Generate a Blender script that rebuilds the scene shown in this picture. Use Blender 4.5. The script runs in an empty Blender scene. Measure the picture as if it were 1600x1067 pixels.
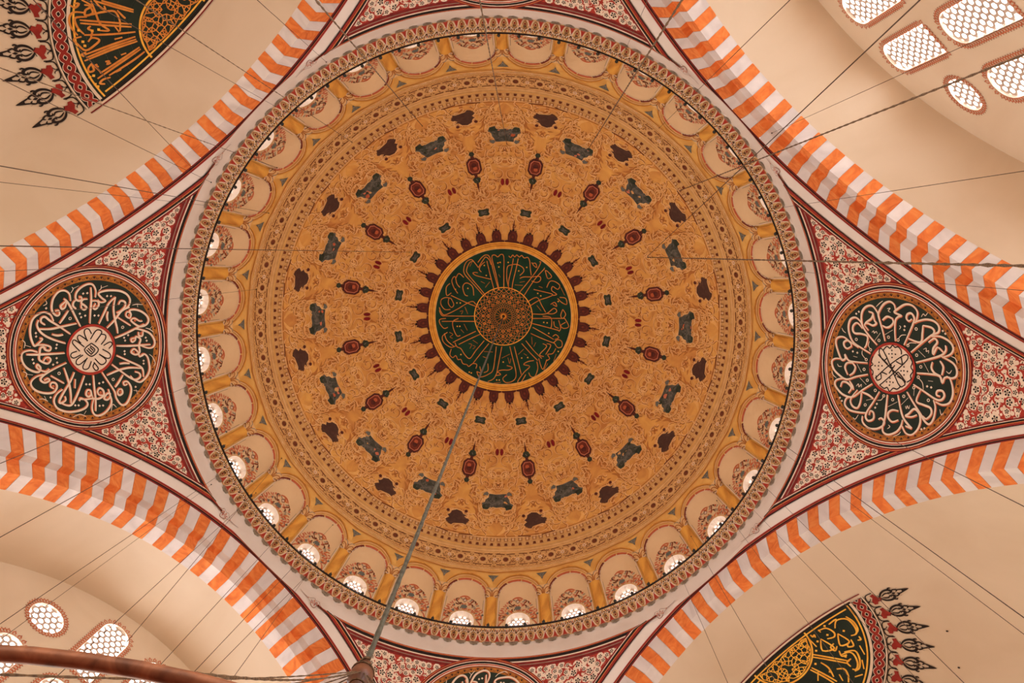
import bpy, math, random
from math import sin, cos, pi, sqrt, atan2, hypot, radians, degrees, asin, acos, tan
from mathutils import Matrix, Vector
from mathutils.geometry import delaunay_2d_cdt, tessellate_polygon
random.seed(7)
SC = bpy.context.scene
COL = SC.collection
G = 1.6                                  # eye height above the floor
YAW = 0.0208
# ---------------------------------------------------------------- camera
def setup_camera():
    a, b = 0.119, 0.0251
    ca, sa, cb, sb = cos(a), sin(a), cos(b), sin(b)
    R = Matrix(((1,0,0),(0,ca,-sa),(0,sa,ca))) @ Matrix(((cb,0,sb),(0,1,0),(-sb,0,cb)))
    R = R @ Matrix(((cos(YAW),-sin(YAW),0),(sin(YAW),cos(YAW),0),(0,0,1)))
    cx, cy = 1.7646, -4.4678
    x = cx*cos(YAW) + cy*sin(YAW); y = -cx*sin(YAW) + cy*cos(YAW)
    cd = bpy.data.cameras.new('camera'); cam = bpy.data.objects.new('camera', cd); COL.objects.link(cam)
    M = R.transposed() @ Matrix(((1,0,0),(0,-1,0),(0,0,-1)))
    cam.matrix_world = Matrix.Translation((x, y, G)) @ M.to_4x4()
    cd.sensor_width = 36; cd.lens = 36*1315.54/1600; cd.clip_end = 500; cd.clip_start = 0.05
    SC.camera = cam
setup_camera()
# ---------------------------------------------------------------- light
W = bpy.data.worlds.new('World'); SC.world = W; W.use_nodes = True
bg = W.node_tree.nodes['Background']; bg.inputs[0].default_value = (1.0, 0.87, 0.71, 1); bg.inputs[1].default_value = 2.3
SC.view_settings.view_transform = 'Standard'; SC.view_settings.look = 'None'
SC.view_settings.gamma = 1; SC.view_settings.use_curve_mapping = False
SC.view_settings.exposure = 0.0
PANE_DOME, PANE_WALL = 7.5, 25.0
# ---------------------------------------------------------------- materials
def lin(c):
    return tuple((x/255/12.92 if x/255 <= 0.04045 else ((x/255+0.055)/1.055)**2.4) for x in c) + (1,)
MATS = {}
def mat(name, c1, c2=None, scale=2.0, rough=0.85, detail=5, stretch=None, c3=None, dist=0.0, lo=.35, hi=.65, rnd=0.0, metal=0.0, emis=0.0, bump=0.0):
    m = bpy.data.materials.new(name); m.use_nodes = True; nt = m.node_tree; N = nt.nodes; L = nt.links
    p = N['Principled BSDF']; p.inputs['Roughness'].default_value = rough; p.inputs['Metallic'].default_value = metal
    p.inputs['Specular IOR Level'].default_value = 0.25
    if emis:
        p.inputs['Base Color'].default_value = (0,0,0,1)
        p.inputs['Emission Color'].default_value = lin(c1); p.inputs['Emission Strength'].default_value = emis
        MATS[name] = m; return m
    tc = N.new('ShaderNodeTexCoord'); mp = N.new('ShaderNodeMapping'); L.new(tc.outputs['Object'], mp.inputs[0])
    if stretch: mp.inputs['Scale'].default_value = stretch
    nz = N.new('ShaderNodeTexNoise'); L.new(mp.outputs[0], nz.inputs['Vector'])
    nz.inputs['Scale'].default_value = scale; nz.inputs['Detail'].default_value = detail; nz.inputs['Distortion'].default_value = dist
    cr = N.new('ShaderNodeValToRGB'); L.new(nz.outputs[0], cr.inputs[0])
    if c2 is None: c2 = tuple(max(0, x*0.93) for x in c1)
    cr.color_ramp.elements[0].position = lo; cr.color_ramp.elements[0].color = lin(c1)
    cr.color_ramp.elements[1].position = hi; cr.color_ramp.elements[1].color = lin(c2)
    if c3:
        e = cr.color_ramp.elements.new((lo+hi)/2); e.color = lin(c3)
    out = cr.outputs[0]
    if rnd:
        oi = N.new('ShaderNodeObjectInfo'); hs = N.new('ShaderNodeHueSaturation'); mr = N.new('ShaderNodeMapRange')
        L.new(oi.outputs['Random'], mr.inputs[0]); mr.inputs[3].default_value = 1-rnd; mr.inputs[4].default_value = 1+rnd
        L.new(mr.outputs[0], hs.inputs['Value']); L.new(out, hs.inputs['Color']); out = hs.outputs[0]
        av = N.new('ShaderNodeVectorMath'); av.operation = 'ADD'; L.new(tc.outputs['Object'], av.inputs[0])
        sc = N.new('ShaderNodeVectorMath'); sc.operation = 'SCALE'; sc.inputs[0].default_value = (37, 91, 53); L.new(oi.outputs['Random'], sc.inputs['Scale'])
        L.new(sc.outputs[0], av.inputs[1]); L.new(av.outputs[0], mp.inputs[0])
    L.new(out, p.inputs['Base Color'])
    if bump:
        bp = N.new('ShaderNodeBump'); bp.inputs['Strength'].default_value = bump; L.new(nz.outputs[0], bp.inputs['Height']); L.new(bp.outputs[0], p.inputs['Normal'])
    MATS[name] = m; return m
mat('ochre_plaster', (246,192,100), (212,144,78), 0.75, c3=(232,170,88), dist=1.2, lo=.3, hi=.72, detail=9)
mat('ochre_frame', (242,194,108), (224,168,86), 1.2, dist=.5, detail=6)
mat('ochre_column', (240,180,80), (206,142,62), 1.6, stretch=(1,1,.35), dist=1.5, c3=(226,162,72))
mat('tan_band', (224,178,112), (210,160,96), 3)
mat('tan_light', (238,196,134), (226,180,116), 3)
mat('scroll_light', (250,206,138), (234,176,104), 2)
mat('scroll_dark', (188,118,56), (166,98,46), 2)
mat('umber', (128,70,42), (104,56,36), 3)
mat('cream_plaster', (238,206,158), (226,192,144), .35, dist=.5)
mat('cream_vault', (220,198,169), (211,187,156), .25, dist=.6)
mat('pale_plaster', (230,218,204), (220,206,190), .6)
mat('carpet', (128,78,54), (104,60,44), 1.5)
mat('ivory', (236,214,188), (226,202,174), 3)
mat('deep_red', (136,44,38), (110,34,30), 4)
mat('bright_red', (176,60,44), (156,50,38), 3)
mat('orange_line', (214,124,66), (200,110,56), 3)
mat('near_black', (44,34,28), (34,26,22), 3)
mat('dark_green', (42,52,40), (34,42,34), 1.0)
mat('emerald', (30,70,48), (22,54,38), .8)
mat('gold', (255,198,78), (238,166,56), 3, rough=.55)
mat('gold_dark', (206,128,40), (176,100,34), 3, rough=.6)
mat('gold_orange', (228,150,66), (206,124,50), 3, rough=.55)
mat('brick_red', (156,50,38), (134,40,32), 3)
mat('ochre_soft', (246,194,112), (232,176,96), 2)
mat('ochre_deep', (206,136,70), (192,122,60), 2)
mat('bronze', (180,116,48), (156,94,38), 3)
mat('slate', (112,108,96), (70,72,62), 2.6, dist=2.5, c3=(88,88,78), lo=.4, hi=.6)
mat('slate_pale', (122,122,110), (100,104,94), 3)
mat('moss', (66,74,54), (48,54,42), 3, dist=1)
mat('maroon', (104,52,42), (80,42,34), 3)
mat('rust', (138,66,44), (112,52,38), 3)
mat('plum_brown', (96,66,52), (78,54,44), 3, dist=1)
mat('salmon', (220,140,104), (206,120,88), 3)
mat('coral', (206,112,72), (190,96,60), 3)
mat('grey_green', (164,148,124), (142,128,106), 3)
mat('crimson', (146,36,36), (120,30,32), 3)
mat('orange_stone', (238,146,76), (212,106,50), 1.3, dist=2.5, c3=(230,126,60), detail=8, rnd=.06, lo=.3, hi=.7)
mat('white_stone', (232,222,214), (208,196,188), 1.0, stretch=(1.0,1.0,.18), dist=1.2, detail=7, rnd=.05, lo=.3, hi=.7)
mat('reveal_plaster', (244,232,214), (236,222,202), 1)
mat('lattice_stone', (214,190,170), (200,176,158), 2)
mat('window_glow', (250,248,255), emis=PANE_DOME)
mat('window_glow_wall', (232,242,255), emis=PANE_WALL)
mat('iron', (70,56,46), (52,42,36), 6, rough=.5, metal=.3)
mat('steel_cable', (92,88,74), (66,62,52), 12, rough=.6)
mat('hemp_rope', (120,92,66), (78,58,42), 30, rough=.9)
mat('dark_wire', (84,60,44), (66,48,36), 12, rough=.7)
mat('copper_pipe', (172,112,82), (112,72,56), 9, rough=.36, metal=.2, dist=1)
mat('brown_wood', (120,74,52), (84,52,38), 5, rough=.4)
mat('smoked_glass', (74,70,60), (50,50,44), 4, rough=.15)
# ---------------------------------------------------------------- mesh helpers
class MB:
    def __init__(s): s.v=[]; s.f=[]; s.m=[]; s.names=[]
    def mi(s, n):
        if n not in s.names: s.names.append(n)
        return s.names.index(n)
    def add(s, vs, fs, m):
        o=len(s.v); s.v += vs; k=s.mi(m)
        for f in fs: s.f.append(tuple(i+o for i in f)); s.m.append(k)
    def mesh(s, name, smooth=False):
        me=bpy.data.meshes.new(name); me.from_pydata(s.v, [], s.f)
        for n in s.names: me.materials.append(MATS[n])
        me.polygons.foreach_set('material_index', s.m)
        if smooth: me.polygons.foreach_set('use_smooth', [True]*len(s.f))
        me.update(); return me
def put(name, me, parent=None, rotz=0.0, **props):
    if isinstance(me, MB): me = me.mesh(name)
    o=bpy.data.objects.new(name, me); COL.objects.link(o)
    if parent: o.parent=parent
    o.rotation_euler=(0,0,rotz)
    for k,v in props.items(): o[k]=v
    return o
def copies(o, n, step, parent, start=1):
    r=[]
    for k in range(start, n):
        c=o.copy(); c.rotation_euler=(0,0,o.rotation_euler[2]+k*step); COL.objects.link(c); c.parent=parent; r.append(c)
    return r
def smooth_path(P, closed=False, n=4):
    if len(P) < 3: return list(P)
    Q=[]; m=len(P)
    rng = range(m if closed else m-1)
    for i in rng:
        p0=P[(i-1)%m] if closed or i>0 else P[0]; p1=P[i]; p2=P[(i+1)%m]; p3=P[(i+2)%m] if closed or i+2<m else P[-1]
        for j in range(n):
            t=j/n; t2=t*t; t3=t2*t
            Q.append(tuple(.5*((2*p1[a])+(-p0[a]+p2[a])*t+(2*p0[a]-5*p1[a]+4*p2[a]-p3[a])*t2+(-p0[a]+3*p1[a]-3*p2[a]+p3[a])*t3) for a in (0,1)))
    if not closed: Q.append(P[-1])
    return Q
def ribbon(mb, chart, P, w, m, h, closed=False, sm=True, taper=0.0, n=4):
    if sm: P=smooth_path(P, closed, n)
    k=len(P); vs=[]
    if k<2: return
    for i,p in enumerate(P):
        a=P[(i-1)%k] if closed or i>0 else P[0]; b=P[(i+1)%k] if closed or i<k-1 else P[-1]
        dx,dy=b[0]-a[0],b[1]-a[1]; l=hypot(dx,dy) or 1
        ww=w/2
        if taper:
            t=i/(k-1); ww*=1-taper*abs(2*t-1)**2
        nx,ny=-dy/l*ww,dx/l*ww
        vs.append(chart(p[0]+nx,p[1]+ny,h)); vs.append(chart(p[0]-nx,p[1]-ny,h))
    fs=[(2*i,2*i+1,2*i+3,2*i+2) for i in range(k-1)]
    if closed: fs.append((2*k-2,2*k-1,1,0))
    mb.add(vs,fs,m)
def poly(mb, chart, P, m, h):
    tr=tessellate_polygon([[Vector((p[0],p[1],0)) for p in P]])
    mb.add([chart(p[0],p[1],h) for p in P], [tuple(t) for t in tr], m)
def disc(mb, chart, x, y, r, m, h, n=10, ry=None, rot=0):
    ry=ry or r
    mb.add([chart(x+r*cos(2*pi*i/n+rot),y+ry*sin(2*pi*i/n+rot),h) for i in range(n)], [tuple(range(n))], m)
def annulus(mb, chart, x, y, r0, r1, m, h, n=24):
    vs=[]
    for i in range(n):
        c,s=cos(2*pi*i/n),sin(2*pi*i/n)
        vs+= [chart(x+r0*c,y+r0*s,h), chart(x+r1*c,y+r1*s,h)]
    mb.add(vs,[(2*i,2*i+1,(2*i+3)%(2*n),(2*i+2)%(2*n)) for i in range(n)],m)
def inside(p, P):
    x,y=p; c=False; j=len(P)-1
    for i in range(len(P)):
        xi,yi=P[i]; xj,yj=P[j]
        if (yi>y)!=(yj>y) and x<(xj-xi)*(y-yi)/(yj-yi)+xi: c=not c
        j=i
    return c
def densify(P, step):
    out=[]
    for i in range(len(P)):
        p=P[i]; q=P[(i+1)%len(P)]; m=max(1,int(hypot(q[0]-p[0],q[1]-p[1])/step+.5))
        out += [(p[0]+(q[0]-p[0])*j/m, p[1]+(q[1]-p[1])*j/m) for j in range(m)]
    return out
def line(x0,y0,x1,y1,n=12): return [(x0+(x1-x0)*i/n, y0+(y1-y0)*i/n) for i in range(n+1)]
def region(mb, chart, outer, holes, step, m, h, stepy=None):
    stepy=stepy or step
    outer=densify(outer,step); holes=[densify(q,step) for q in holes]
    V=[]; E=[]
    for loop in [outer]+holes:
        o=len(V); V+= [Vector(p) for p in loop]; E+= [(o+i,o+(i+1)%len(loop)) for i in range(len(loop))]
    xs=[p[0] for p in outer]; ys=[p[1] for p in outer]
    x=min(xs)+step*.5
    while x<max(xs):
        y=min(ys)+stepy*.5
        while y<max(ys):
            if inside((x,y),outer) and not any(inside((x,y),q) for q in holes): V.append(Vector((x,y)))
            y+=stepy
        x+=step
    vo,_,fo,_,_,_=delaunay_2d_cdt(V,E,[],0,1e-5)
    fs=[]
    for f in fo:
        c=(sum(vo[i][0] for i in f)/len(f), sum(vo[i][1] for i in f)/len(f))
        if inside(c,outer) and not any(inside(c,q) for q in holes): fs.append(tuple(f))
    mb.add([chart(p[0],p[1],h) for p in vo], fs, m)
def box(mb, M8, m):
    mb.add([tuple(v) for v in M8],[(0,1,2,3),(7,6,5,4),(0,4,5,1),(1,5,6,2),(2,6,7,3),(3,7,4,0)],m)
def tube(mb, P, r, m, n=6, closed=False):
    vs=[]; k=len(P)
    for i,p in enumerate(P):
        a=Vector(P[(i-1)%k] if closed or i>0 else P[0]); b=Vector(P[(i+1)%k] if closed or i<k-1 else P[-1])
        d=(b-a).normalized(); u=d.cross(Vector((0.13,0.2,1))); 
        if u.length<1e-3: u=d.cross(Vector((1,0,0)))
        u.normalize(); w=d.cross(u); rr=r[i] if isinstance(r,(list,tuple)) else r
        for j in range(n):
            t=2*pi*j/n; vs.append(tuple(Vector(p)+u*rr*cos(t)+w*rr*sin(t)))
    fs=[(i*n+j,i*n+(j+1)%n,((i+1)%k)*n+(j+1)%n,((i+1)%k)*n+j) for i in range(k if closed else k-1) for j in range(n)]
    if not closed: fs += [tuple(range(n)), tuple((k-1)*n+j for j in range(n))[::-1]]
    mb.add(vs,fs,m)
def ball(mb, c, r, m, n=8, rings=5, sz=1.0):
    vs=[]; fs=[]
    for i in range(rings+1):
        a=pi*i/rings
        for j in range(n):
            t=2*pi*j/n; vs.append((c[0]+r*sin(a)*cos(t),c[1]+r*sin(a)*sin(t),c[2]+r*sz*cos(a)))
    for i in range(rings):
        for j in range(n): fs.append((i*n+j,(i+1)*n+j,(i+1)*n+(j+1)%n,i*n+(j+1)%n))
    mb.add(vs,fs,m)
def strokes(s): return [[tuple(float(a)/100 for a in q.split(',')) for q in l.split()] for l in s.split(';')]
def points(s): return [tuple(float(a)/100 for a in q.split(',')) for q in s.split()]
# ---------------------------------------------------------------- building geometry
H = 36.9076+G; DA, DC = 14.0, 13.16                 # dome springing, radii
A = 13.7315; HC = 34.8208+G; RA = 14.5725; RZ = 19.3616; ZC = HC-RZ   # arch plane, crown, half axes
D_WALL = 18.0; D_SEMI = 17.3
def dome_pt(th, ph, h=0.0):
    c,s=cos(ph),sin(ph)
    nx,nz=c/DA,s/DC; l=hypot(nx,nz); r=DA*c-h*nx/l; z=H+DC*s-h*nz/l
    return (r*cos(th), r*sin(th), z)
def dome_chart(th0, ph0):                            # x along the ring, y towards the apex
    p0=radians(ph0); R=13.5
    def f(x,y,h):
        ph=p0+y/R; return dome_pt(th0+x/(DA*cos(ph)), ph, h)
    return f
def top_chart(x,y,h):                                # plan view chart round the apex
    r=min(hypot(x,y),13.9); return dome_pt(atan2(y,x), acos(r/DA), h)
def ring_chart(x,y,h): return dome_pt(x, radians(y), h)      # x angle, y elevation in degrees
def rho(z):
    c=(z-ZC)/RZ
    return sqrt(A*A+RA*RA*(1-c*c)) if abs(c)<1 else A
ZT=[21.0+G+i*0.05 for i in range(320)]; RT_=[rho(z) for z in ZT]; ARC=[0.0]
for i in range(1,320): ARC.append(ARC[-1]+hypot(ZT[i]-ZT[i-1],RT_[i]-RT_[i-1]))
def z_of_arc(a):
    lo,hi=0,319
    while hi-lo>1:
        m=(lo+hi)//2
        if ARC[m]<a: lo=m
        else: hi=m
    t=(a-ARC[lo])/(ARC[hi]-ARC[lo]); return ZT[lo]+t*(ZT[hi]-ZT[lo])
ARC0=ARC[int(round((32.1-21.0)/0.05))]
def pend_pt(th, z, h=0.0):
    r=rho(z); dz=.05; dr=(rho(z+dz)-rho(z-dz))/(2*dz); l=sqrt(1+dr*dr)
    return ((r-h/l)*cos(th),(r-h/l)*sin(th),z+h*dr/l)
def pend_chart(x,y,h): 
    z=z_of_arc(ARC0+y); return pend_pt(x/rho(z), z, h)
def pz_chart(x,y,h): return pend_pt(x, y, h)
def arch_pt(s, z, D, k):
    an=pi/4+k*pi/2; n=(cos(an),sin(an)); return (D*n[0]-s*n[1], D*n[1]+s*n[0], z)
def ell(t, off): return ((RA-off)*sin(t), ZC+(RZ-off)*cos(t))
# traced lettering, centimetres in the local plane of each roundel or medallion
LW='197,28 224,27 247,13 251,-7 240,-32 221,-49 200,-52 188,-42 189,-29 200,-28 202,-39;237,6 191,12 144,12 95,12;192,-3 191,-21 178,-27 169,-15 159,-5 151,-14 160,-26 176,-25;156,-46 168,-59 183,-58 192,-47;184,14 182,38 166,44 151,32 157,23 174,31;186,38 176,53 181,71 193,55 212,39 221,59 223,91 218,129 203,158 180,173 156,168 141,144 130,120;195,111 172,86 137,70 91,49;195,111 155,106 114,112 69,124 47,127;151,173 137,140 102,113 72,82;162,126 178,133 173,152 153,152 130,128;138,84 120,81 100,85;126,181 132,164 117,160 106,175 120,181 137,174 140,195 130,225 110,250 89,257 73,245 69,219 85,193 98,182 104,197 91,219 91,231;77,240 60,198 42,155 29,115;111,127 75,181;51,181 60,202 51,236 34,267 3,284 -19,278 -24,256 -10,222;47,234 30,231 31,217 46,215;-3,121 -8,180 -10,266;23,198 20,183 7,187 14,200 28,204 16,223 -8,216 -37,217 -46,199 -34,181 -22,194 -36,210 -55,216 -51,233;-58,215 -47,233 -57,248 -82,254 -112,254 -136,242 -154,222 -161,204 -150,184 -131,169;-42,119 -69,167 -95,212 -113,225 -142,224;-76,97 -106,130 -136,164 -149,188 -141,209 -125,209 -116,190;-117,72 -102,122 -97,169 -105,220;-77,129 -76,150 -80,171;86,-26 125,-47 165,-69 189,-86 197,-98;188,-70 215,-77 229,-97 226,-120 203,-138 173,-143 150,-138 135,-122 140,-111 154,-115 153,-129;189,-86 166,-90 159,-102 171,-108 181,-97 192,-86;152,-76 128,-92 104,-109;115,-133 139,-145 150,-169 144,-195 125,-215 92,-222 63,-220 40,-213 28,-206 34,-194 51,-175 54,-186;103,-165 115,-181 130,-180 133,-166 116,-145 95,-113 60,-66;123,-191 105,-196 82,-186 61,-163 43,-129 26,-86;89,-186 86,-144 92,-97 99,-42;65,-138 59,-117 60,-95;-1,-238 -6,-185 -11,-91;4,-196 13,-222 10,-248 -4,-257 -26,-254 -48,-241 -64,-219 -70,-197 -56,-188 -42,-198 -51,-203 -63,-192 -72,-170 -64,-154;28,-206 30,-187 28,-168 18,-145 5,-149 9,-165 21,-172 18,-184 0,-188 -22,-191 -33,-182 -43,-160 -31,-147 -21,-153 -21,-166 -32,-175;-49,-86 -67,-139 -85,-179 -100,-192 -113,-178 -107,-158 -99,-165 -104,-179;-81,-179 -88,-210 -104,-229 -123,-227 -141,-209 -153,-179 -154,-149 -137,-133 -121,-136 -117,-152 -130,-157 -141,-145;-91,-151 -126,-103;-67,-97 -96,-90 -136,-83 -175,-83 -206,-88;-89,-58 -121,-77 -156,-106 -188,-130 -199,-128 -191,-107 -176,-106;-148,-112 -163,-138 -188,-152 -216,-143 -235,-111 -240,-72 -234,-38 -220,-23 -203,-29 -192,-47 -203,-53;-107,-19 -146,-40 -186,-64 -212,-87 -211,-106 -200,-124;-116,-57 -151,-63;-196,-48 -200,-24 -200,0 -205,24 -194,47 -174,48 -164,35 -175,25 -190,29 -194,47;-167,-1 -165,-15 -180,-23 -191,-15 -183,-2 -167,-3 -200,2;-190,76 -190,62 -206,47 -214,56 -208,69 -190,76;-110,17 -165,14 -205,12 -252,4;-204,4 -234,-8 -259,-7 -271,7 -267,33 -249,59 -223,75 -190,72 -173,71;-102,53 -145,75 -185,94 -214,97 -243,113 -240,135 -210,157 -178,165 -153,154 -153,137 -166,139 -162,152;-123,139 -151,116 -169,99;-179,112 -181,125 -197,125 -203,110 -190,106 -179,114'
LT='219,-73 234,-65 242,-71;236,-65 246,-44;224,38 232,47 245,46;234,47 243,73;176,-176 183,-163 196,-168;159,183 162,202 159,228;164,204 150,207;61,245 55,262 41,280;55,262 67,273;-49,257 -63,271 -89,280 -101,272;55,-252 43,-242 25,-246;35,-242 26,-221;-61,-255 -70,-242 -84,-248;-72,-243 -78,-220;-170,-207 -173,-190 -184,-175;-162,-186 -176,-181;-260,-92 -253,-62 -266,-39;-244,-34 -256,-45;-250,90 -235,77 -262,65;-191,173 -198,196;-189,184 -210,187'
LK='-9,-32 19,-56 31,-60 36,-50 6,-13;29,2 53,-30 47,-40 33,-36 22,-26;27,0 60,-12 75,-8 74,6 55,17;34,12 66,35 67,51 54,58 21,32;50,58 45,74 29,73 9,55;4,65 16,92 6,102 -10,87;-10,60 -29,88 -45,91 -48,76 -28,45;-28,45 -53,72 -68,65 -69,48 -44,27;-58,22 -84,38 -91,27 -75,17 -62,24;-53,12 -79,-2 -81,-20 -68,-23 -37,-3;-39,-3 -60,-35 -56,-49 -40,-45 -25,-20;-23,-28 -33,-57 -24,-69 -13,-64 -8,-44;18,16 -10,44 -34,14 -5,-13 18,16;9,10 -9,29 -25,14;0,1 -18,17;3,9 -12,23;-6,-5 -27,14'
LD='215,-23 216,-7 201,75 200,91 123,-25 128,-9 137,-31 126,29 125,45 28,153 37,170 16,157 21,245 8,249 -27,153 -39,153 -74,231 -86,230 76,-201 63,-200 25,-121 12,-124 -21,-216 -35,-213 -26,-124 -49,-139 -43,-123 166,-164 -141,-17 -143,-3 -144,36 -142,52 -216,-73 -218,-60 -233,23 -234,37 -171,-163 -178,184'
LE='194,-35 163,33 170,-98 18,-166 96,199 -35,191 19,191 147,-122 119,173 41,226 -26,-159 -50,-193 -106,-172 -131,-147 -178,-12 -181,36 -205,61 -190,118 -163,146'
LR='121,-69 71,147 -85,-119 -136,95'
RW='-102,6 -142,8 -181,4 -196,-9 -201,-22 -207,-6 -213,7 -228,-11 -246,-42 -244,-71 -223,-90 -197,-87 -180,-80;-91,-31 -141,-54 -173,-69 -196,-76 -214,-65 -209,-48 -193,-43 -184,-53 -193,-66;-97,51 -137,61 -186,75 -206,74 -239,51 -252,24 -242,6 -223,2;-186,15 -193,38 -177,60;-191,19 -173,13 -156,27 -150,44 -156,61;-78,85 -104,114 -140,145 -172,152 -204,146 -225,126 -229,100 -205,80 -186,75;-206,119 -200,100 -179,108 -162,131 -149,140;-200,100 -173,95 -162,87 -152,102 -158,122 -157,135;-149,140 -131,123;-41,113 -56,149 -76,189 -106,207 -138,211 -167,201 -177,178 -163,157 -144,149;-136,149 -156,171 -144,189 -124,192 -113,181 -114,154 -106,127 -74,131 -59,140;-2,123 1,172 -1,208 -23,226 -7,222 1,238 -27,255 -63,268 -86,262 -93,234 -78,207 -58,166;-59,198 -48,215 -55,229 -71,232 -81,216 -70,200 -55,198;7,185 10,212 30,221 57,206;9,187 23,175 45,181 59,198;43,117 59,166 77,209 62,247 41,273 13,282 -1,267 -3,236;-110,-202 -92,-204 -72,-187 -50,-135 -32,-84;-68,-187 -52,-232 -30,-251 -5,-251 5,-232 1,-212;-67,-61 -106,-104 -140,-145 -154,-173 -176,-176 -193,-158 -197,-126 -188,-93 -179,-76;-173,-111 -143,-108 -109,-100 -118,-49;-173,-111 -169,-145 -156,-157 -140,-149;-136,-145 -140,-181 -126,-218 -103,-234 -80,-223 -65,-191;-113,-133 -130,-157 -117,-169 -93,-153 -71,-154 -99,-170 -84,-194;77,93 108,132 143,171 141,212 122,243 103,258 86,253 76,227 77,209;111,231 90,225 90,203 108,182 130,192;81,195 99,179 114,172;139,172 111,154;120,135 157,133 183,141 179,164 160,177 139,172;116,135 123,103 135,79;102,58 147,77 186,95 211,98 224,82 212,63 189,68 184,82 201,85;195,98 199,132 197,173 180,198 156,198 145,184;210,112 233,106 252,75 248,40 232,18 215,14 203,30 210,41;109,22 152,19 199,15 232,18;162,-35 163,-10 177,5 196,1 208,-19 196,-42;232,18 254,10 260,-15 242,-45 216,-58 192,-59;102,-22 149,-41 184,-61 206,-88 216,-103 212,-76;215,-62 238,-83 240,-109 216,-128 185,-133 156,-123 142,-99 165,-79 175,-68 174,-93 162,-114;84,-58 120,-91 155,-127 178,-149 186,-171 163,-183 122,-183 95,-171;67,-113 111,-102 120,-133 126,-163 147,-171 169,-155 161,-137;52,-81 69,-125 90,-178 89,-202 72,-212 56,-202 59,-182 74,-180 77,-195;100,-180 106,-209 94,-236 63,-245 31,-239 1,-224;7,-91 3,-143 4,-184 27,-198 8,-205 2,-220;-43,-152 -21,-149 -4,-163 3,-188;-51,-182 -31,-197 -1,-193'
RT='-124,107 -131,99 -122,97 -130,88 -121,83;-126,70 -94,94;-143,16 -121,51;8,169 39,146;62,150 85,118;-78,-92 -56,-122;-35,-117 -3,-140;98,161 87,153 99,149 87,140 99,138;-84,-113 -90,-125 -78,-125 -82,-135 -72,-134;-223,36 -226,23 -215,32 -210,22;20,256 29,249 28,235;-17,-210 -11,-223 -24,-232;-110,-7 -126,-20 -130,-41;-91,-45 -102,-58 -103,-83;-227,83 -241,68 -252,52;-204,-106 -216,-115 -210,-123 -223,-134;-129,241 -117,234 -110,223;-57,113 -71,122 -88,118;-15,131 -32,148 -48,148;54,278 69,269 78,254;-73,-227 -68,-243 -52,-252;-162,-12 -158,-18 -148,-12;-20,187 -18,169;155,12 129,-25;137,-43 105,-68;138,-61 148,-67 136,-69 146,-77 132,-79;116,36 133,44 138,61;146,108 135,79;224,151 229,139 209,130;124,-202 143,-212 134,-218;262,-37 250,-56 238,-63;223,-6 229,-14 239,-5;24,-99 40,-118 65,-125;64,-87 94,-89;29,-141 28,-160'
RK='54,82 -1,31 -47,-26 -55,-47 -39,-50 -4,-20 69,50 76,60;-41,77 -4,31 46,-42 64,-42 58,-18 -60,56 -50,73 -21,54 -31,38;42,79 60,73 50,56 27,59 31,32;32,-11 40,-37;-42,-22 -17,-28 -24,-2;33,-2 16,-13 26,-27 49,-51;-60,56 -77,40 -71,27 -84,16 -77,5 -81,-8 -69,-21 -54,-23;-31,99 -10,106 1,97 14,109 28,94 44,95;-47,-60 -30,-71 -11,-66 3,-76 20,-67 34,-71 48,-55;78,57 87,38 81,26 94,13 80,0 81,-17 67,-32;-5,25 -8,17 2,20 1,12 9,13;-9,2 26,24;-8,32 -28,59'
RD='-192,173 -201,161 -162,-35 -148,-33 -39,190 -36,170 -161,-192 -152,-202 156,225 167,214 152,60 168,64 211,-144 205,-155 50,-139 51,-156'
RKD='-64,18 -49,30 -51,17 -51,2 -37,16 -11,71 5,87 3,72 1,57 17,71 -8,-37 9,-26 7,-38 7,-53 22,-40 44,18 60,31 58,16 58,3 71,17'
RR='-89,176 -96,76 -113,35 26,135 67,116 -59,-86 -18,-106 22,-99 -157,-83 -91,-48 -107,-6 -14,129 -55,112 165,109 124,-4 103,-48 64,-85 100,-151 101,76 116,36'
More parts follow.
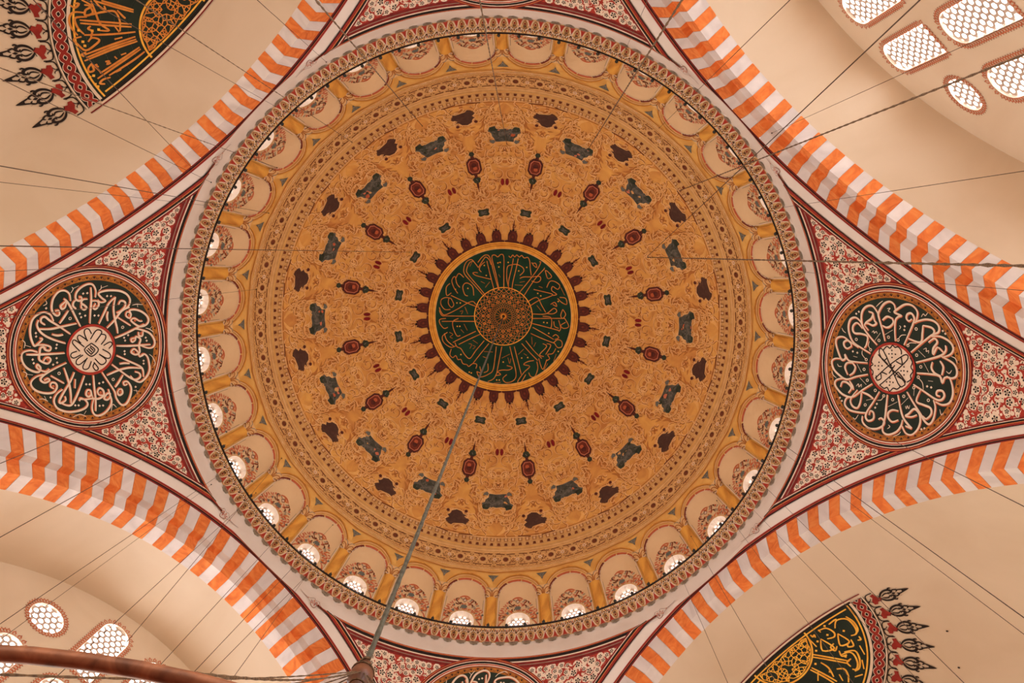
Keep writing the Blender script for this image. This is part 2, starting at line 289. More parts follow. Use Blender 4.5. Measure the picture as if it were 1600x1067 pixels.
MW='-125,-126 -185,-194 -232,-247 -238,-282 -223,-321 -194,-335 -171,-313 -153,-289;-95,-106 -143,-165 -215,-250 -220,-282 -203,-318 -185,-324;-153,-289 -127,-331 -109,-352 -89,-335 -78,-307;-156,-319 -133,-349 -109,-364 -86,-350 -62,-262 -31,-155;-54,-142 -82,-243 -103,-329;-76,-220 -126,-231 -168,-242 -185,-256 -168,-260 -156,-257;-115,-323 -138,-302 -147,-278 -135,-263;-28,-155 -50,-256 -74,-350 -57,-365 -39,-354 -21,-369 -4,-357 -2,-269 -1,-176;29,-168 16,-228 18,-293 38,-308 74,-312 109,-295 116,-272 93,-247;53,-347 45,-294 27,-210 29,-156;82,-347 68,-276 52,-204 47,-151;26,-361 38,-352 49,-367 61,-356 73,-368 88,-356 102,-366 117,-351 138,-355 150,-331 154,-290 161,-249;93,-229 117,-239 164,-240 211,-244 215,-221 194,-208 164,-216;86,-137 141,-207 192,-279 215,-327 206,-330;119,-125 182,-226 239,-292;162,-326 174,-308 192,-297 185,-321 168,-320;242,-281 258,-234 281,-246 257,-275 242,-281;177,-166 225,-156 290,-140 261,-121 209,-101 144,-57;138,-87 196,-119 227,-72 252,-31;254,-180 271,-216 300,-217 330,-195 319,-171 289,-187 284,-163 314,-141 291,-134;332,-124 367,-119 374,-84 345,-94 320,-117;280,-80 304,-93 316,-69 292,-80;175,-19 252,-22 299,-57 317,-40 294,-24 258,-25;176,8 271,4 365,0;352,-53 341,-17 353,1 370,-24 352,-53;235,-7 282,-2 289,39 284,63;173,38 242,53 332,73;177,61 243,95 303,128;166,98 232,125 310,151;365,0 390,46 361,60 343,43 371,23;330,13 343,60 332,79;301,21 307,50 331,61;-166,-68 -184,-86 -219,-74 -278,-37 -348,-4 -371,-25 -380,-49;-151,-51 -219,-77 -313,-121;-313,-103 -342,-108 -368,-96 -371,-67 -348,-37 -316,-37;-325,-103 -328,-73 -310,-49 -296,-67 -313,-103;-380,-31 -365,-1 -336,2 -236,3 -159,2;-364,35 -265,34 -165,34;-329,70 -352,76 -376,47 -376,23 -341,17;-311,-136 -337,-120 -340,-168 -319,-192;-273,-133 -296,-168 -308,-210 -290,-234 -279,-192 -261,-169;-285,-222 -267,-252 -238,-229;-214,-119 -232,-127 -244,-169 -232,-193 -209,-193 -185,-170 -179,-122;-268,17 -300,35 -297,76 -275,121 -255,118;-164,93 -234,127 -298,160;-133,108 -204,142 -263,172;-331,100 -360,124 -351,160 -309,189 -274,177;-349,106 -333,148 -292,183;-112,148 -161,208 -195,255 -226,232 -250,197 -274,185 -286,161;-84,165 -136,231 -177,285;-306,199 -314,232 -296,250 -279,238 -266,261 -248,261 -236,285 -212,291 -200,302 -177,285 -153,290 -158,314;-39,182 -46,259 -56,324 -85,348 -115,361 -139,360 -152,331;-6,182 -22,277 -32,336;-87,284 -86,325 -110,337;-135,302 -128,337 -152,331;-84,389 -49,371 -26,330 3,320 39,319 60,304 27,293;-26,333 -8,347 -37,353;42,180 62,251 81,321 82,362 59,386 23,392 5,370 28,346;69,180 92,262 115,343;188,258 152,266 128,284 165,294 130,331 95,384 113,390 142,342;113,160 163,212 211,257;137,142 186,199 235,244;206,263 213,304 196,351 172,352 159,330;217,245 242,308 265,249;239,156 263,172 222,221 247,232;263,155 287,165 258,220;265,255 282,242 270,219 299,212 317,181;304,147 327,128 351,138 352,168 328,175 310,152;297,111 315,99 333,116 309,129'
MT='-191,-318 -203,-294;-36,-321 -27,-324;-32,-250 -23,-233;64,-190 112,-188;93,-206 123,-212;198,-71 225,-39;-231,-53 -213,-11;-260,-25 -242,-29 -251,-8;-235,49 -214,88;-253,82 -234,103;-85,-205 -111,-171;-138,-207 -114,-195;-320,100 -299,112 -316,127 -299,136;172,118 176,163;336,-183 361,-137;239,-298 228,-280;207,-185 230,-177;-4,250 43,225;94,226 126,193;-113,213 -59,215;-118,243 -88,254;32,246 44,281 50,251;-180,146 -150,166;-204,167 -186,172 -197,196;-180,178 -164,184 -179,199;172,123 176,164;186,176 197,151;127,219 145,230;306,258 320,214;248,314 271,272;-48,397 -6,392'
MD='-38,-318 -24,-322 -32,-295 -118,-302 -106,-243 -214,-164 -287,-157 -278,-76 -258,-76 -274,64 -259,64 242,29 262,31 324,-99 202,-143 220,-129 133,-296 86,-274 23,-323 273,93 -196,335 -184,340 -31,379 -16,379 332,198 -249,232 151,242 115,246 5,273'
TW='-143,281 -108,224 -69,163;-123,264 -99,226 -63,168;-232,263 -172,204 -107,138;-239,254 -180,196 -115,131;-261,216 -187,158 -118,109;-314,163 -215,131 -131,97;-316,151 -222,124 -136,88;-329,146 -229,117 -138,80;-342,68 -250,62 -150,51;-304,52 -208,39 -146,34;-322,78 -243,70 -148,59;-197,268 -226,294 -253,288 -273,262 -278,228;-205,256 -238,277 -257,249 -259,218;-272,217 -298,226 -302,204 -298,172 -261,167 -235,171 -248,192 -269,190;-208,265 -185,251 -151,234 -118,209 -130,174 -158,147;-150,287 -167,255 -189,212 -184,174 -208,194;-172,307 -163,273 -190,275 -205,262 -179,253 -169,276 -179,290;-140,279 -144,252 -138,234 -130,246;-315,124 -338,118 -345,105 -329,100 -318,121 -317,77;-302,166 -320,169 -318,158;-336,36 -348,49 -329,53 -305,43;-220,225 -234,224 -231,209 -252,194;-194,139 -168,126;-305,109 -313,110 -308,99;-278,99 -266,92 -280,88 -266,83;-240,93 -240,80;-216,319 -210,302 -189,304 -202,314;-108,206 -109,175 -107,167;-162,147 -158,173;-257,41 -278,46;-200,75 -219,82'
TD='-262,239 -209,199 -357,89 -344,85 -362,57 -361,44 -288,186 -229,210 -282,201'
BW='-98,93 -147,149 -193,200;-91,102 -140,157 -183,205;-58,134 -79,186 -97,236;-48,137 -69,189 -84,236;-169,62 -141,106 -185,125 -169,62;-236,83 -210,129 -249,135 -236,83;-196,108 -175,114 -179,135 -198,124;-259,131 -250,157 -230,150 -238,138;-184,28 -216,37 -228,69 -216,86 -189,77;-243,58 -270,33 -305,51 -306,96 -292,122 -270,118;-309,39 -317,74 -308,111 -284,123;-188,162 -219,171 -224,194 -211,225 -191,239 -179,231;-203,159 -239,177 -231,212 -205,241 -181,242;-101,140 -110,175 -100,215;-133,25 -134,79;-235,30 -262,27 -274,28;-188,24 -188,39;-149,23 -151,36 -161,32 -157,45;-292,136 -289,151 -277,147;-268,169 -258,209;-235,221 -215,254;-205,195 -182,199 -182,220;-131,197 -155,214 -148,243 -130,263;-124,219 -117,247;-66,163 -40,190;-191,144 -184,167 -204,174;-165,260 -196,268'
BD='-201,64 -262,86 -121,91 -194,177 -81,132 -103,190 -218,26 -152,63'
fm=MB(); fm.add([(-30,-30,0),(30,-30,0),(30,30,0),(-30,30,0)],[(0,1,2,3)],'carpet'); put('floor',fm,None,pi/4,kind='structure',label='unseen red carpeted floor of the prayer hall, added to cut light from below',category='floor')  # out of view; added and sized to hold back sky light from below
PHW=5.625                                            # half a bay, degrees
def bay_chart(x,y,h): return dome_pt(x/13.6, y/13.5, h)
BAYW=13.6*radians(PHW)
def arch_outline(hw, ysp, rise, y0, n=10):
    P=[(-hw,y0),(hw,y0)]+[(hw*cos(pi*i/n), ysp+rise*sin(pi*i/n)) for i in range(0,n+1)]
    return P
WIN=densify(arch_outline(.58, 2.0, .71, -.35),.3)
# ================================================================ dome
dome=MB(); bay=MB()
region(bay, bay_chart, [(-BAYW,-.6),(BAYW,-.6),(BAYW,5.9),(-BAYW,5.9)], [WIN], .3, 'ochre_frame', 0)
up=MB(); n=192; rows=[5.9/13.5+(pi/2-5.9/13.5)*i/40 for i in range(40)]
vs=[dome_pt(2*pi*j/n, p) for p in rows for j in range(n)]+[dome_pt(0,pi/2)]
fs=[(i*n+j,i*n+(j+1)%n,(i+1)*n+(j+1)%n,(i+1)*n+j) for i in range(39) for j in range(n)]+[(39*n+j,39*n+(j+1)%n,40*n) for j in range(n)]
up.add(vs,fs,'ochre_plaster')
DOME=put('dome', up.mesh('dome',True), kind='structure', label='great painted dome with ochre field, ring of arched windows and green calligraphy disc', category='dome')
b0=put('dome_bay', bay.mesh('dome_bay'), DOME, radians(5.625)); copies(b0,32,radians(11.25),DOME)
# blind arches, columns, foliage --------------------------------
pn=MB(); PAN=arch_outline(1.0,4.05,1.02,-.4,14)
region(pn, bay_chart, PAN, [arch_outline(.6,2.0,.73,-.36)], .3, 'cream_plaster', .02)
def arc(hw,rise,ysp,a0=0,a1=180,n=12): return [(hw*cos(radians(a0+(a1-a0)*i/n)), ysp+rise*sin(radians(a0+(a1-a0)*i/n))) for i in range(n+1)]
for a0,a1 in ((8,55),(60,100),(104,135),(140,172)): ribbon(pn,bay_chart,arc(1.02,1.07,4.0,a0,a1,7),.15,'rust' if a0<60 else 'coral',.035,sm=False)
ribbon(pn,bay_chart,arc(1.10,1.18,4.0,0,180),.04,'tan_light',.035,sm=False)
ribbon(pn,bay_chart,arc(.985,.99,4.0,0,180),.03,'ivory',.035,sm=False)
for x in (-1,1):
    ribbon(pn,bay_chart,line(x*.99,-.3,x*.99,3.95),.035,'ivory',.035,sm=False)
    ribbon(pn,bay_chart,line(x*.93,-.3,x*.93,3.6),.02,'grey_green',.035,sm=False)
p0=put('blind_arch_panel', pn, DOME, radians(5.625)); copies(p0,32,radians(11.25),DOME)
bn=MB()
ribbon(bn,bay_chart,arc(1.19,1.32,4.0,0,180),.06,'tan_light',.05,sm=False)
ribbon(bn,bay_chart,arc(1.24,1.42,4.0,5,175),.025,'scroll_dark',.05,sm=False)
ribbon(bn,bay_chart,arc(1.28,1.50,4.0,15,165),.05,'ochre_column',.045,sm=False)
ribbon(bn,bay_chart,[(-BAYW,5.72),(BAYW,5.72)],.05,'tan_light',.03,sm=False)
ribbon(bn,bay_chart,[(-BAYW,5.62),(BAYW,5.62)],.03,'scroll_dark',.03,sm=False)
a0=put('arch_moulding', bn, DOME, radians(5.625)); copies(a0,32,radians(11.25),DOME)
cl=MB()                                              # on the axis between two bays
# round painted shaft, raised
vs=[];m_=8;ny=12
for q in range(ny+1):
    yy=-.5+4.25*q/ny
    for i in range(m_+1):
        t=pi*i/m_; vs.append(bay_chart(-.25*cos(t),yy,.03+.16*sin(t)))
cl.add(vs,[(q*(m_+1)+i,q*(m_+1)+i+1,(q+1)*(m_+1)+i+1,(q+1)*(m_+1)+i) for q in range(ny) for i in range(m_)],'ochre_column')
c0=put('column', cl.mesh('column',True), DOME, 0); copies(c0,32,radians(11.25),DOME)
cp=MB()
region(cp,bay_chart,[(-.29,3.75),(.29,3.75),(.36,4.5),(-.36,4.5)],[],.2,'tan_light',.12)
for sx in (-1,1):
    ribbon(cp,bay_chart,[(sx*.05,3.8),(sx*.1,4.1),(sx*.26,4.25),(sx*.33,4.12),(sx*.24,4.05)],.05,'scroll_dark',.14)
    ribbon(cp,bay_chart,[(sx*.16,3.8),(sx*.3,3.95),(sx*.34,3.85)],.04,'umber',.14)
    ribbon(cp,bay_chart,[(sx*.04,4.2),(sx*.14,4.42),(sx*.3,4.45)],.04,'grey_green',.14)
ribbon(cp,bay_chart,[(-.3,3.76),(.3,3.76)],.05,'ivory',.15,sm=False)
ribbon(cp,bay_chart,[(0,3.8),(0,4.3)],.05,'scroll_dark',.14,sm=False)
k0=put('capital', cp, DOME, 0); copies(k0,32,radians(11.25),DOME)
tg=MB()
poly(tg,bay_chart,[(-.3,5.45),(.3,5.45),(.08,5.2),(0,4.98),(-.08,5.2)],'slate_pale',.03)
ribbon(tg,bay_chart,[(0,5.12),(.12,5.35),(-.12,5.35),(0,5.12)],.04,'grey_green',.045,sm=False)
t0=put('painted_spandrel', tg, DOME, 0); copies(t0,32,radians(11.25),DOME)
fo=MB(); rf=random.Random(3)
for sx in (-1,1):
    for i in range(13):                              # leafy cresting fanned over the window head
        a=radians(2+i*7.1)
        for ring in range(3):
            q1=(.12,.24,.33)[ring]; q2=(.15,.52,.9)[ring]
            x=sx*(.60+q1)*cos(a)+rf.uniform(-.03,.03); y=2.0+(.71+q2)*sin(a)+rf.uniform(-.05,.05)
            if ring==2 and i<2: continue
            q=rf.uniform(-.8,.8); L=rf.uniform(.07,.13)
            col=('coral','umber','grey_green','salmon','coral','slate_pale','orange_line')[rf.randrange(7)]
            dx,dy=L*cos(a+q)*sx,L*sin(a+q)
            ribbon(fo,bay_chart,[(x-dx,y-dy),(x+dy*.5*sx,y),(x+dx,y+dy)],rf.uniform(.06,.11),col,.04,taper=.85,n=3)
    ribbon(fo,bay_chart,[(sx*.68,1.95),(sx*.82,1.8),(sx*.9,1.5),(sx*.78,1.35),(sx*.72,1.5)],.07,'coral',.042,taper=.5)
    ribbon(fo,bay_chart,[(sx*.74,1.35),(sx*.9,1.0),(sx*.78,.75),(sx*.68,.95)],.07,'umber',.042,taper=.5)
    ribbon(fo,bay_chart,[(sx*.72,1.95),(sx*.9,2.2),(sx*.78,2.5)],.08,'coral',.042,taper=.7)
    ribbon(fo,bay_chart,[(sx*.25,3.2),(sx*.45,3.5),(sx*.3,3.62)],.06,'umber',.042,taper=.7)
ribbon(fo,bay_chart,[(-.11,3.48),(0,3.34),(.11,3.48),(0,3.62)],.035,'umber',.05,closed=True,sm=False)
disc(fo,bay_chart,0,3.48,.08,'ivory',.045,4)
ribbon(fo,bay_chart,[(-.28,3.65),(-.1,3.78),(.1,3.78),(.28,3.65)],.1,'coral',.042,taper=.7)
disc(fo,bay_chart,0,3.0,.17,'slate_pale',.042,6)
f0=put('painted_foliage', fo, DOME, radians(5.625)); copies(f0,32,radians(11.25),DOME)
# ---------------------------------------------------------------- dome windows
def hexes(mb, pt, outline, pitch, w, m, d0, d1):
    """hexagonal stone tracery: bars of real thickness along the cell edges that lie inside the outline"""
    xs=[p[0] for p in outline]; ys=[p[1] for p in outline]; R=pitch/sqrt(3); E=set()
    j=0; y=min(ys)-pitch
    while y<max(ys)+pitch:
        x=min(xs)-pitch+(pitch/2 if j%2 else 0)
        while x<max(xs)+pitch:
            c=[(round(x+R*cos(radians(30+60*i)),3),round(y+R*sin(radians(30+60*i)),3)) for i in range(6)]
            for i in range(6):
                e=tuple(sorted((c[i],c[(i+1)%6])))
                E.add(e)
            x+=pitch
        y+=pitch*.8660254; j+=1
    seen=set()
    for a,b in E:
        mid=((a[0]+b[0])/2,(a[1]+b[1])/2); key=(round(mid[0]*50),round(mid[1]*50))
        if key in seen or not inside(mid,outline): continue
        seen.add(key)
        dx,dy=b[0]-a[0],b[1]-a[1]; l=hypot(dx,dy) or 1; nx,ny=-dy/l*w/2,dx/l*w/2
        q=[(a[0]+nx,a[1]+ny),(b[0]+nx,b[1]+ny),(b[0]-nx,b[1]-ny),(a[0]-nx,a[1]-ny)]
        box(mb,[pt(*p,d0) for p in q]+[pt(*p,d1) for p in q],m)
def reveal(mb, pt, outline, d0, d1, m, shrink=1.0, cy=0):
    n=len(outline)
    vs=[pt(x,y,d0) for x,y in outline]+[pt(x*shrink,cy+(y-cy)*shrink,d1) for x,y in outline]
    mb.add(vs,[(i,(i+1)%n,n+(i+1)%n,n+i) for i in range(n)],m)
DEP=-.36
wr=MB(); reveal(wr,bay_chart,WIN,.0,DEP,'reveal_plaster',.93,1.0)
wl=MB(); WI=[(x*.95,1+(y-1)*.95) for x,y in WIN]
hexes(wl,bay_chart,WI,.22,.07,'lattice_stone',DEP+.08,DEP+.02)
wg=MB(); poly(wg,bay_chart,WIN,'window_glow',DEP)
ww=put('window_1', wr, None, radians(5.625), kind='structure', label='small arched window at the foot of the dome with hexagonal tracery', group='arched windows round the foot of the dome', category='window')
put('lattice', wl, ww, kind='stuff'); put('pane', wg, ww)
for k in range(1,32):
    c=ww.copy(); c.name='window_%d'%(k+1); c.rotation_euler=(0,0,radians(5.625+11.25*k)); COL.objects.link(c)
    for ch in ww.children:
        d=ch.copy(); COL.objects.link(d); d.parent=c
# ---------------------------------------------------------------- patterned band
bd=MB(); n=256
def rband(mb,y0,y1,m,h,n=256):
    mb.add([ring_chart(2*pi*j/n,y,h) for y in (y0,y1) for j in range(n)],[(j,(j+1)%n,n+(j+1)%n,n+j) for j in range(n)],m)
rband(bd,25.0,30.2,'tan_band',.02)
rband(bd,30.2,33.9,'tan_band',.018)
for y,w,m in ((25.0,.14,'tan_light'),(25.5,.1,'scroll_light'),(25.95,.08,'ochre_frame'),(29.8,.1,'scroll_light'),(30.35,.28,'tan_light'),(31.2,.2,'ochre_frame'),(33.05,.1,'ochre_frame'),(33.9,.3,'tan_light'),(34.3,.12,'scroll_dark')):
    rband(bd,y-w/2,y+w/2,m,.03)
put('band_ground', bd, DOME)
orn=MB(); th32=2*pi/32; bc=dome_chart(0,27.75)       # one bay of the band = two dots, two rosettes
for q in (-1,1):
    X=q*.608
    annulus(orn,bc,X,0,.2,.25,'tan_light',.045,10)
    for s in (-1,1):
        ribbon(orn,bc,[(X+s*.05,.34),(X+s*.5,.37)],.05,'umber',.045,sm=False)
        ribbon(orn,bc,[(X+s*.05,-.36),(X+s*.5,-.34)],.05,'umber',.045,sm=False)
        ribbon(orn,bc,[(X+s*.28,0),(X+s*.4,.17),(X+s*.55,.1),(X+s*.5,-.02)],.035,'scroll_light',.045)
        ribbon(orn,bc,[(X+s*.28,0),(X+s*.4,-.17),(X+s*.55,-.1)],.035,'umber',.04)
        for t in (-1,1): disc(orn,bc,X+s*.4,t*.05,.035,'umber',.045,5); disc(orn,bc,X+s*.22,t*.24,.035,'rust',.045,5); disc(orn,bc,X+s*.54,t*.24,.035,'umber',.045,5)
    annulus(orn,bc,X+.585,0,.06,.1,'ivory',.05,8)
for _ in range(64):
    x,y=rf.uniform(-BAYW*.9,BAYW*.9),rf.uniform(-.46,.46)
    q=rf.uniform(0,3.1); L=rf.uniform(.03,.07)
    if abs(abs(x)-.608)>.24: ribbon(orn,bc,[(x-L*cos(q),y-L*sin(q)),(x+L*.4*sin(q),y),(x+L*cos(q),y+L*sin(q))],.028,('umber','scroll_light','scroll_dark','umber')[rf.randrange(4)],.04,n=2)
for i in range(14): 
    x=-BAYW*.9+i*BAYW*.9*2/13.; ribbon(orn,dome_chart(0,25.6),[(x-.07,-.03),(x,.06),(x+.07,-.03)],.02,'scroll_dark',.045,n=2)
o0=put('band_ornament', orn, DOME, radians(5.625)); copies(o0,32,radians(11.25),DOME)
dt=MB(); disc(dt,bc,0,0,.145,'umber',.055,10); 
d0=put('painted_dot', dt, DOME, radians(2.8125)); copies(d0,64,radians(5.625),DOME)
te=MB(); tc=dome_chart(0,32.0)
for i in range(6):
    x=(i-2.5)*.389
    poly(te,tc,[(x-.09,-.09),(x+.09,-.09),(x+.06,.08),(x-.06,.08)],'umber',.045)
    ribbon(te,tc,[(x+.17,-.08),(x+.17,.08)],.03,'tan_light',.045,sm=False)
    ribbon(te,tc,[(x-.1,.42),(x-.1,.2),(x+.08,.2),(x+.08,.42)],.03,'rust',.04,sm=False)
    disc(te,tc,x,.3,.04,'ivory',.042,5)
e0=put('tooth_ornament', te, DOME, radians(5.625)); copies(e0,32,radians(11.25),DOME)
# ---------------------------------------------------------------- painted field of the dome, 16 sectors
def cart_poly(s): return [((x-1045)/304,(y-550)/304) for x,y in s]
lc=dome_chart(0,43.6); big=MB()
P=cart_poly([(770,480),(800,420),(870,385),(915,390),(925,430),(970,445),(1060,432),(1120,445),(1170,405),(1230,395),(1290,430),(1310,510),(1260,530),(1250,580),(1200,620),(1190,690),(1080,680),(960,690),(900,690),(870,620),(840,580),(830,520)])
ribbon(big,lc,[(x*1.07,y*1.07) for x,y in P],.06,'scroll_light',.035,closed=True,n=2)
poly(big,lc,P,'slate',.045)
for s in (-1,1):
    poly(big,lc,[(s*.5,.0),(s*.86,-.32),(s*.8,-.5),(s*.6,-.52),(s*.42,-.36),(s*.3,-.1)],'moss',.052)
    poly(big,lc,[(s*.84,.36),(s*.56,.34),(s*.5,.48),(s*.62,.58),(s*.76,.5)],'slate_pale',.045)
    ribbon(big,lc,[(s*.9,.26),(s*.45,.22),(s*.38,.5),(s*.62,.68),(s*.9,.52)],.045,'scroll_light',.04)
    ribbon(big,lc,[(s*.12,-.42),(s*.3,-.62),(s*.46,-.5),(s*.38,-.4),(s*.3,-.48)],.05,'scroll_light',.06)
    ribbon(big,lc,[(s*.1,-.72),(s*.55,-.86),(s*.98,-.62),(s*1.04,-.2)],.05,'scroll_light',.035)
    ribbon(big,lc,[(s*.08,-.80),(s*.58,-.95),(s*1.04,-.7),(s*1.12,-.2)],.03,'scroll_dark',.035)
g0=put('slate_cartouche', big, DOME, 0, label='slate blue-green cartouche of the outer ring'); bigs=[g0]+copies(g0,16,radians(22.5),DOME)
rp=random.Random(11)
for k,o in enumerate(bigs):                           # worn patches differ from one to the next
    pm=MB()
    for i in range(6):
        x,y=rp.uniform(-.5,.5),rp.uniform(-.3,.35); r=rp.uniform(.06,.17); q=rp.random()*6
        poly(pm,lc,[(x+r*rp.uniform(.5,1.2)*cos(q+a*.785),y+r*rp.uniform(.4,1)*sin(q+a*.785)) for a in range(8)],('salmon','coral','moss','tan_band','slate_pale')[rp.randrange(5)],.06)
    w=put('flaked_patch',pm,o,0)
sc2=dome_chart(0,38.2); br=MB(); f2=lambda L:[((x-350)/304,(y-290)/304) for x,y in L]
P=f2([(150,270),(200,180),(250,195),(330,180),(400,165),(430,130),(480,140),(550,200),(520,240),(490,260),(530,300),(490,330),(470,390),(400,430),(310,415),(270,370),(205,355),(250,330),(210,300),(180,300)])
ribbon(br,sc2,[(x*1.1,y*1.1) for x,y in P],.05,'scroll_light',.035,closed=True,n=2)
poly(br,sc2,P,'plum_brown',.045)
disc(br,sc2,-.38,.47,.1,'maroon',.045,7); disc(br,sc2,.62,.31,.1,'maroon',.045,7)
ribbon(br,sc2,[(-.4,-.5),(-.1,-.42),(.12,-.6),(0,-.72),(-.12,-.6)],.06,'scroll_light',.05)
ribbon(br,sc2,[(-.75,-.1),(-.7,-.6),(-.2,-.85),(.5,-.8),(.85,-.4),(.8,.2)],.035,'scroll_light',.04)
ribbon(br,sc2,[(-1.0,-.95),(-.25,-1.02)],.06,'umber',.04,sm=False); ribbon(br,sc2,[(.35,-1.02),(1.05,-.93)],.06,'umber',.04,sm=False)
r0=put('brown_cartouche', br, DOME, radians(11.25)); copies(r0,16,radians(22.5),DOME)
ln=MB(); oc=dome_chart(0,51.6)
octo=lambda w,h,c=.55:[(w*sx*(1 if i else c),h*sy*(c if i else 1)) for sx,sy,i in ((1,1,0),(1,1,1),(1,-1,1),(1,-1,0),(-1,-1,0),(-1,-1,1),(-1,1,1),(-1,1,0))]
poly(ln,oc,octo(.40,.52),'maroon',.045); poly(ln,oc,octo(.30,.41),'salmon',.052); poly(ln,oc,octo(.26,.37),'rust',.06)
disc(ln,oc,.0,-.08,.15,'maroon',.066,8); disc(ln,oc,.04,.12,.12,'coral',.066,7)
disc(ln,oc,0,-.78,.15,'moss',.045,8); poly(ln,oc,[(-.08,-.66),(.08,-.66),(.12,-.5),(-.12,-.5)],'maroon',.044)
poly(ln,oc,[(-.12,.5),(.12,.5),(.07,.62),(.12,.7),(-.12,.7),(-.07,.62)],'maroon',.044)
poly(ln,oc,[(-.22,.78),(-.12,.7),(.12,.7),(.22,.78),(.16,1.0),(.06,1.06),(-.06,1.06),(-.16,1.0)],'moss',.046)
ribbon(ln,oc,[(-.03,.78),(.05,.9)],.05,'slate_pale',.055,sm=False)
poly(ln,oc,[(-.07,1.04),(.07,1.04),(.012,1.55),(-.012,1.55)],'maroon',.044)
l0=put('lantern_motif', ln, DOME, radians(11.25)); copies(l0,16,radians(22.5),DOME)
sg=MB(); sgc=dome_chart(0,63.8)
P=[(-.33,-.13),(-.24,-.22),(0,-.17),(.24,-.22),(.33,-.13),(.28,0),(.33,.13),(.22,.21),(0,.17),(-.22,.21),(-.33,.13),(-.28,0)]
ribbon(sg,sgc,[(x*1.2,y*1.25) for x,y in P],.05,'scroll_light',.035,closed=True,n=2)
poly(sg,sgc,P,'moss',.045); poly(sg,sgc,[(x*.55,y*.5) for x,y in P],'slate',.052)
s0=put('green_cartouche', sg, DOME, radians(11.25)); copies(s0,16,radians(22.5),DOME)
rd=MB(); rdc=dome_chart(0,56.3)
for s in (-1,1): 
    disc(rd,rdc,s*.13,0,.1,'crimson',.045,8,ry=.21,rot=0); ribbon(rd,rdc,[(s*.25,-.2),(s*.3,.05),(s*.12,.28)],.035,'scroll_light',.04)
ribbon(rd,rdc,[(0,-.15),(0,.15)],.02,'tan_light',.05,sm=False)
q0=put('crimson_pair', rd, DOME, 0); copies(q0,16,radians(22.5),DOME)
# rococo scrolls in slight relief, shadows painted as dark offset copies, mirrored half sectors
def spiral(x,y,r,a0,turns,sgn,stretch=1.0):
    n=max(5,int(turns*7)); return [(x+stretch*r*(1-.8*i/n)*cos(a0+sgn*turns*2*pi*i/n), y+r*(1-.8*i/n)*sin(a0+sgn*turns*2*pi*i/n)) for i in range(n+1)]
rs=random.Random(21)
def sector(mb, seed):
    rs=random.Random(seed)
    items=[]
    for _ in range(150):
        ph=rs.uniform(34.8,69); W_=DA*cos(radians(ph))*radians(11.25)
        if rs.random()>cos(radians(ph))/cos(radians(34))*1.15: continue
        items.append((rs.uniform(.03,.97)*W_, ph, rs.random(), rs.uniform(.16,.42), rs.uniform(0,6.28), rs.choice((-1,1)), rs.uniform(.6,1.2)))
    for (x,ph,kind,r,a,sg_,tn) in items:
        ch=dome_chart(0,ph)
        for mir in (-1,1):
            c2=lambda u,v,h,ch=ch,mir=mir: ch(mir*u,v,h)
            if kind<.5:
                Q=spiral(x,0,r,a,tn,sg_,.9)
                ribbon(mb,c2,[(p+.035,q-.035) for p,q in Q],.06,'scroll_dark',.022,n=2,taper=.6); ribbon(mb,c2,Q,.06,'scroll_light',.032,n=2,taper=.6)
            elif kind<.8:
                for i in range(4):
                    b=a+(i-1.5)*.35; Q=[(x,0),(x+r*.6*cos(b),r*.6*sin(b)),(x+r*1.25*cos(b+.25*sg_),r*1.25*sin(b+.25*sg_))]
                    ribbon(mb,c2,Q,.06,'scroll_light' if i%2 else 'scroll_dark',.028,n=2,taper=.9)
            else:
                Q=[(x-r*1.4,-r*.4),(x-r*.4,r*.35),(x+r*.5,-r*.2),(x+r*1.5,r*.5)]
                Q=[(x+(p-x)*cos(a)-q*sin(a),(p-x)*sin(a)+q*cos(a)) for p,q in Q]
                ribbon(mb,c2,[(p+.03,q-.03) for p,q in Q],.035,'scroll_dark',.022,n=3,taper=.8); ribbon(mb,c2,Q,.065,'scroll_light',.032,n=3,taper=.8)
    for _ in range(70):                               # broad soft brush work: highlights and darks painted in for volume
        ph=rs.uniform(35.2,69); x=rs.uniform(.05,.95)*DA*cos(radians(ph))*radians(11.25); a=rs.uniform(0,6.28); r=rs.uniform(.2,.5); ch=dome_chart(0,ph)
        if rs.random()>cos(radians(ph))/cos(radians(34))*1.15: continue
        m=('ochre_soft','ochre_deep')[rs.randrange(2)]
        for mir in (-1,1): ribbon(mb,lambda u,v,h,ch=ch,mir=mir: ch(mir*u,v,h),[(x-r*cos(a),-r*sin(a)),(x+r*.5*sin(a),-r*.5*cos(a)),(x+r*cos(a),r*sin(a))],rs.uniform(.1,.2),m,.014 if m=='ochre_deep' else .017,n=3,taper=.95)
    for i in range(7):                                # shell fan on the sector axis
        b=radians(40+i*100/6.); ch=dome_chart(0,46.6)
        ribbon(mb,ch,[(.12*cos(b),.12*sin(b)),(.42*cos(b),.5*sin(b)),(.5*cos(b),.62*sin(b))],.05,'scroll_light' if i%2 else 'scroll_dark',.03,n=2)
    for mir in (-1,1):
        ch=dome_chart(0,51.6); x=13.5*cos(radians(51.6))*radians(11.25)
        ribbon(mb,ch,[(mir*(x-.62),-.9),(mir*(x-.5),-.2),(mir*(x-.62),.6),(mir*(x-.3),1.4)],.05,'scroll_light',.03)
        disc(mb,dome_chart(0,60.2),0,0,.05,'umber',.04,6)
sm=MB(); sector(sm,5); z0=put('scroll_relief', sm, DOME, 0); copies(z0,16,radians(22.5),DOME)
fd=MB()
for i in range(16):                                   # small dark pin holes along the ring
    disc(fd,dome_chart(radians(22.5*i),47.9),0,0,.05,'umber',.045,6)
put('pin_holes', fd, DOME, kind='stuff')
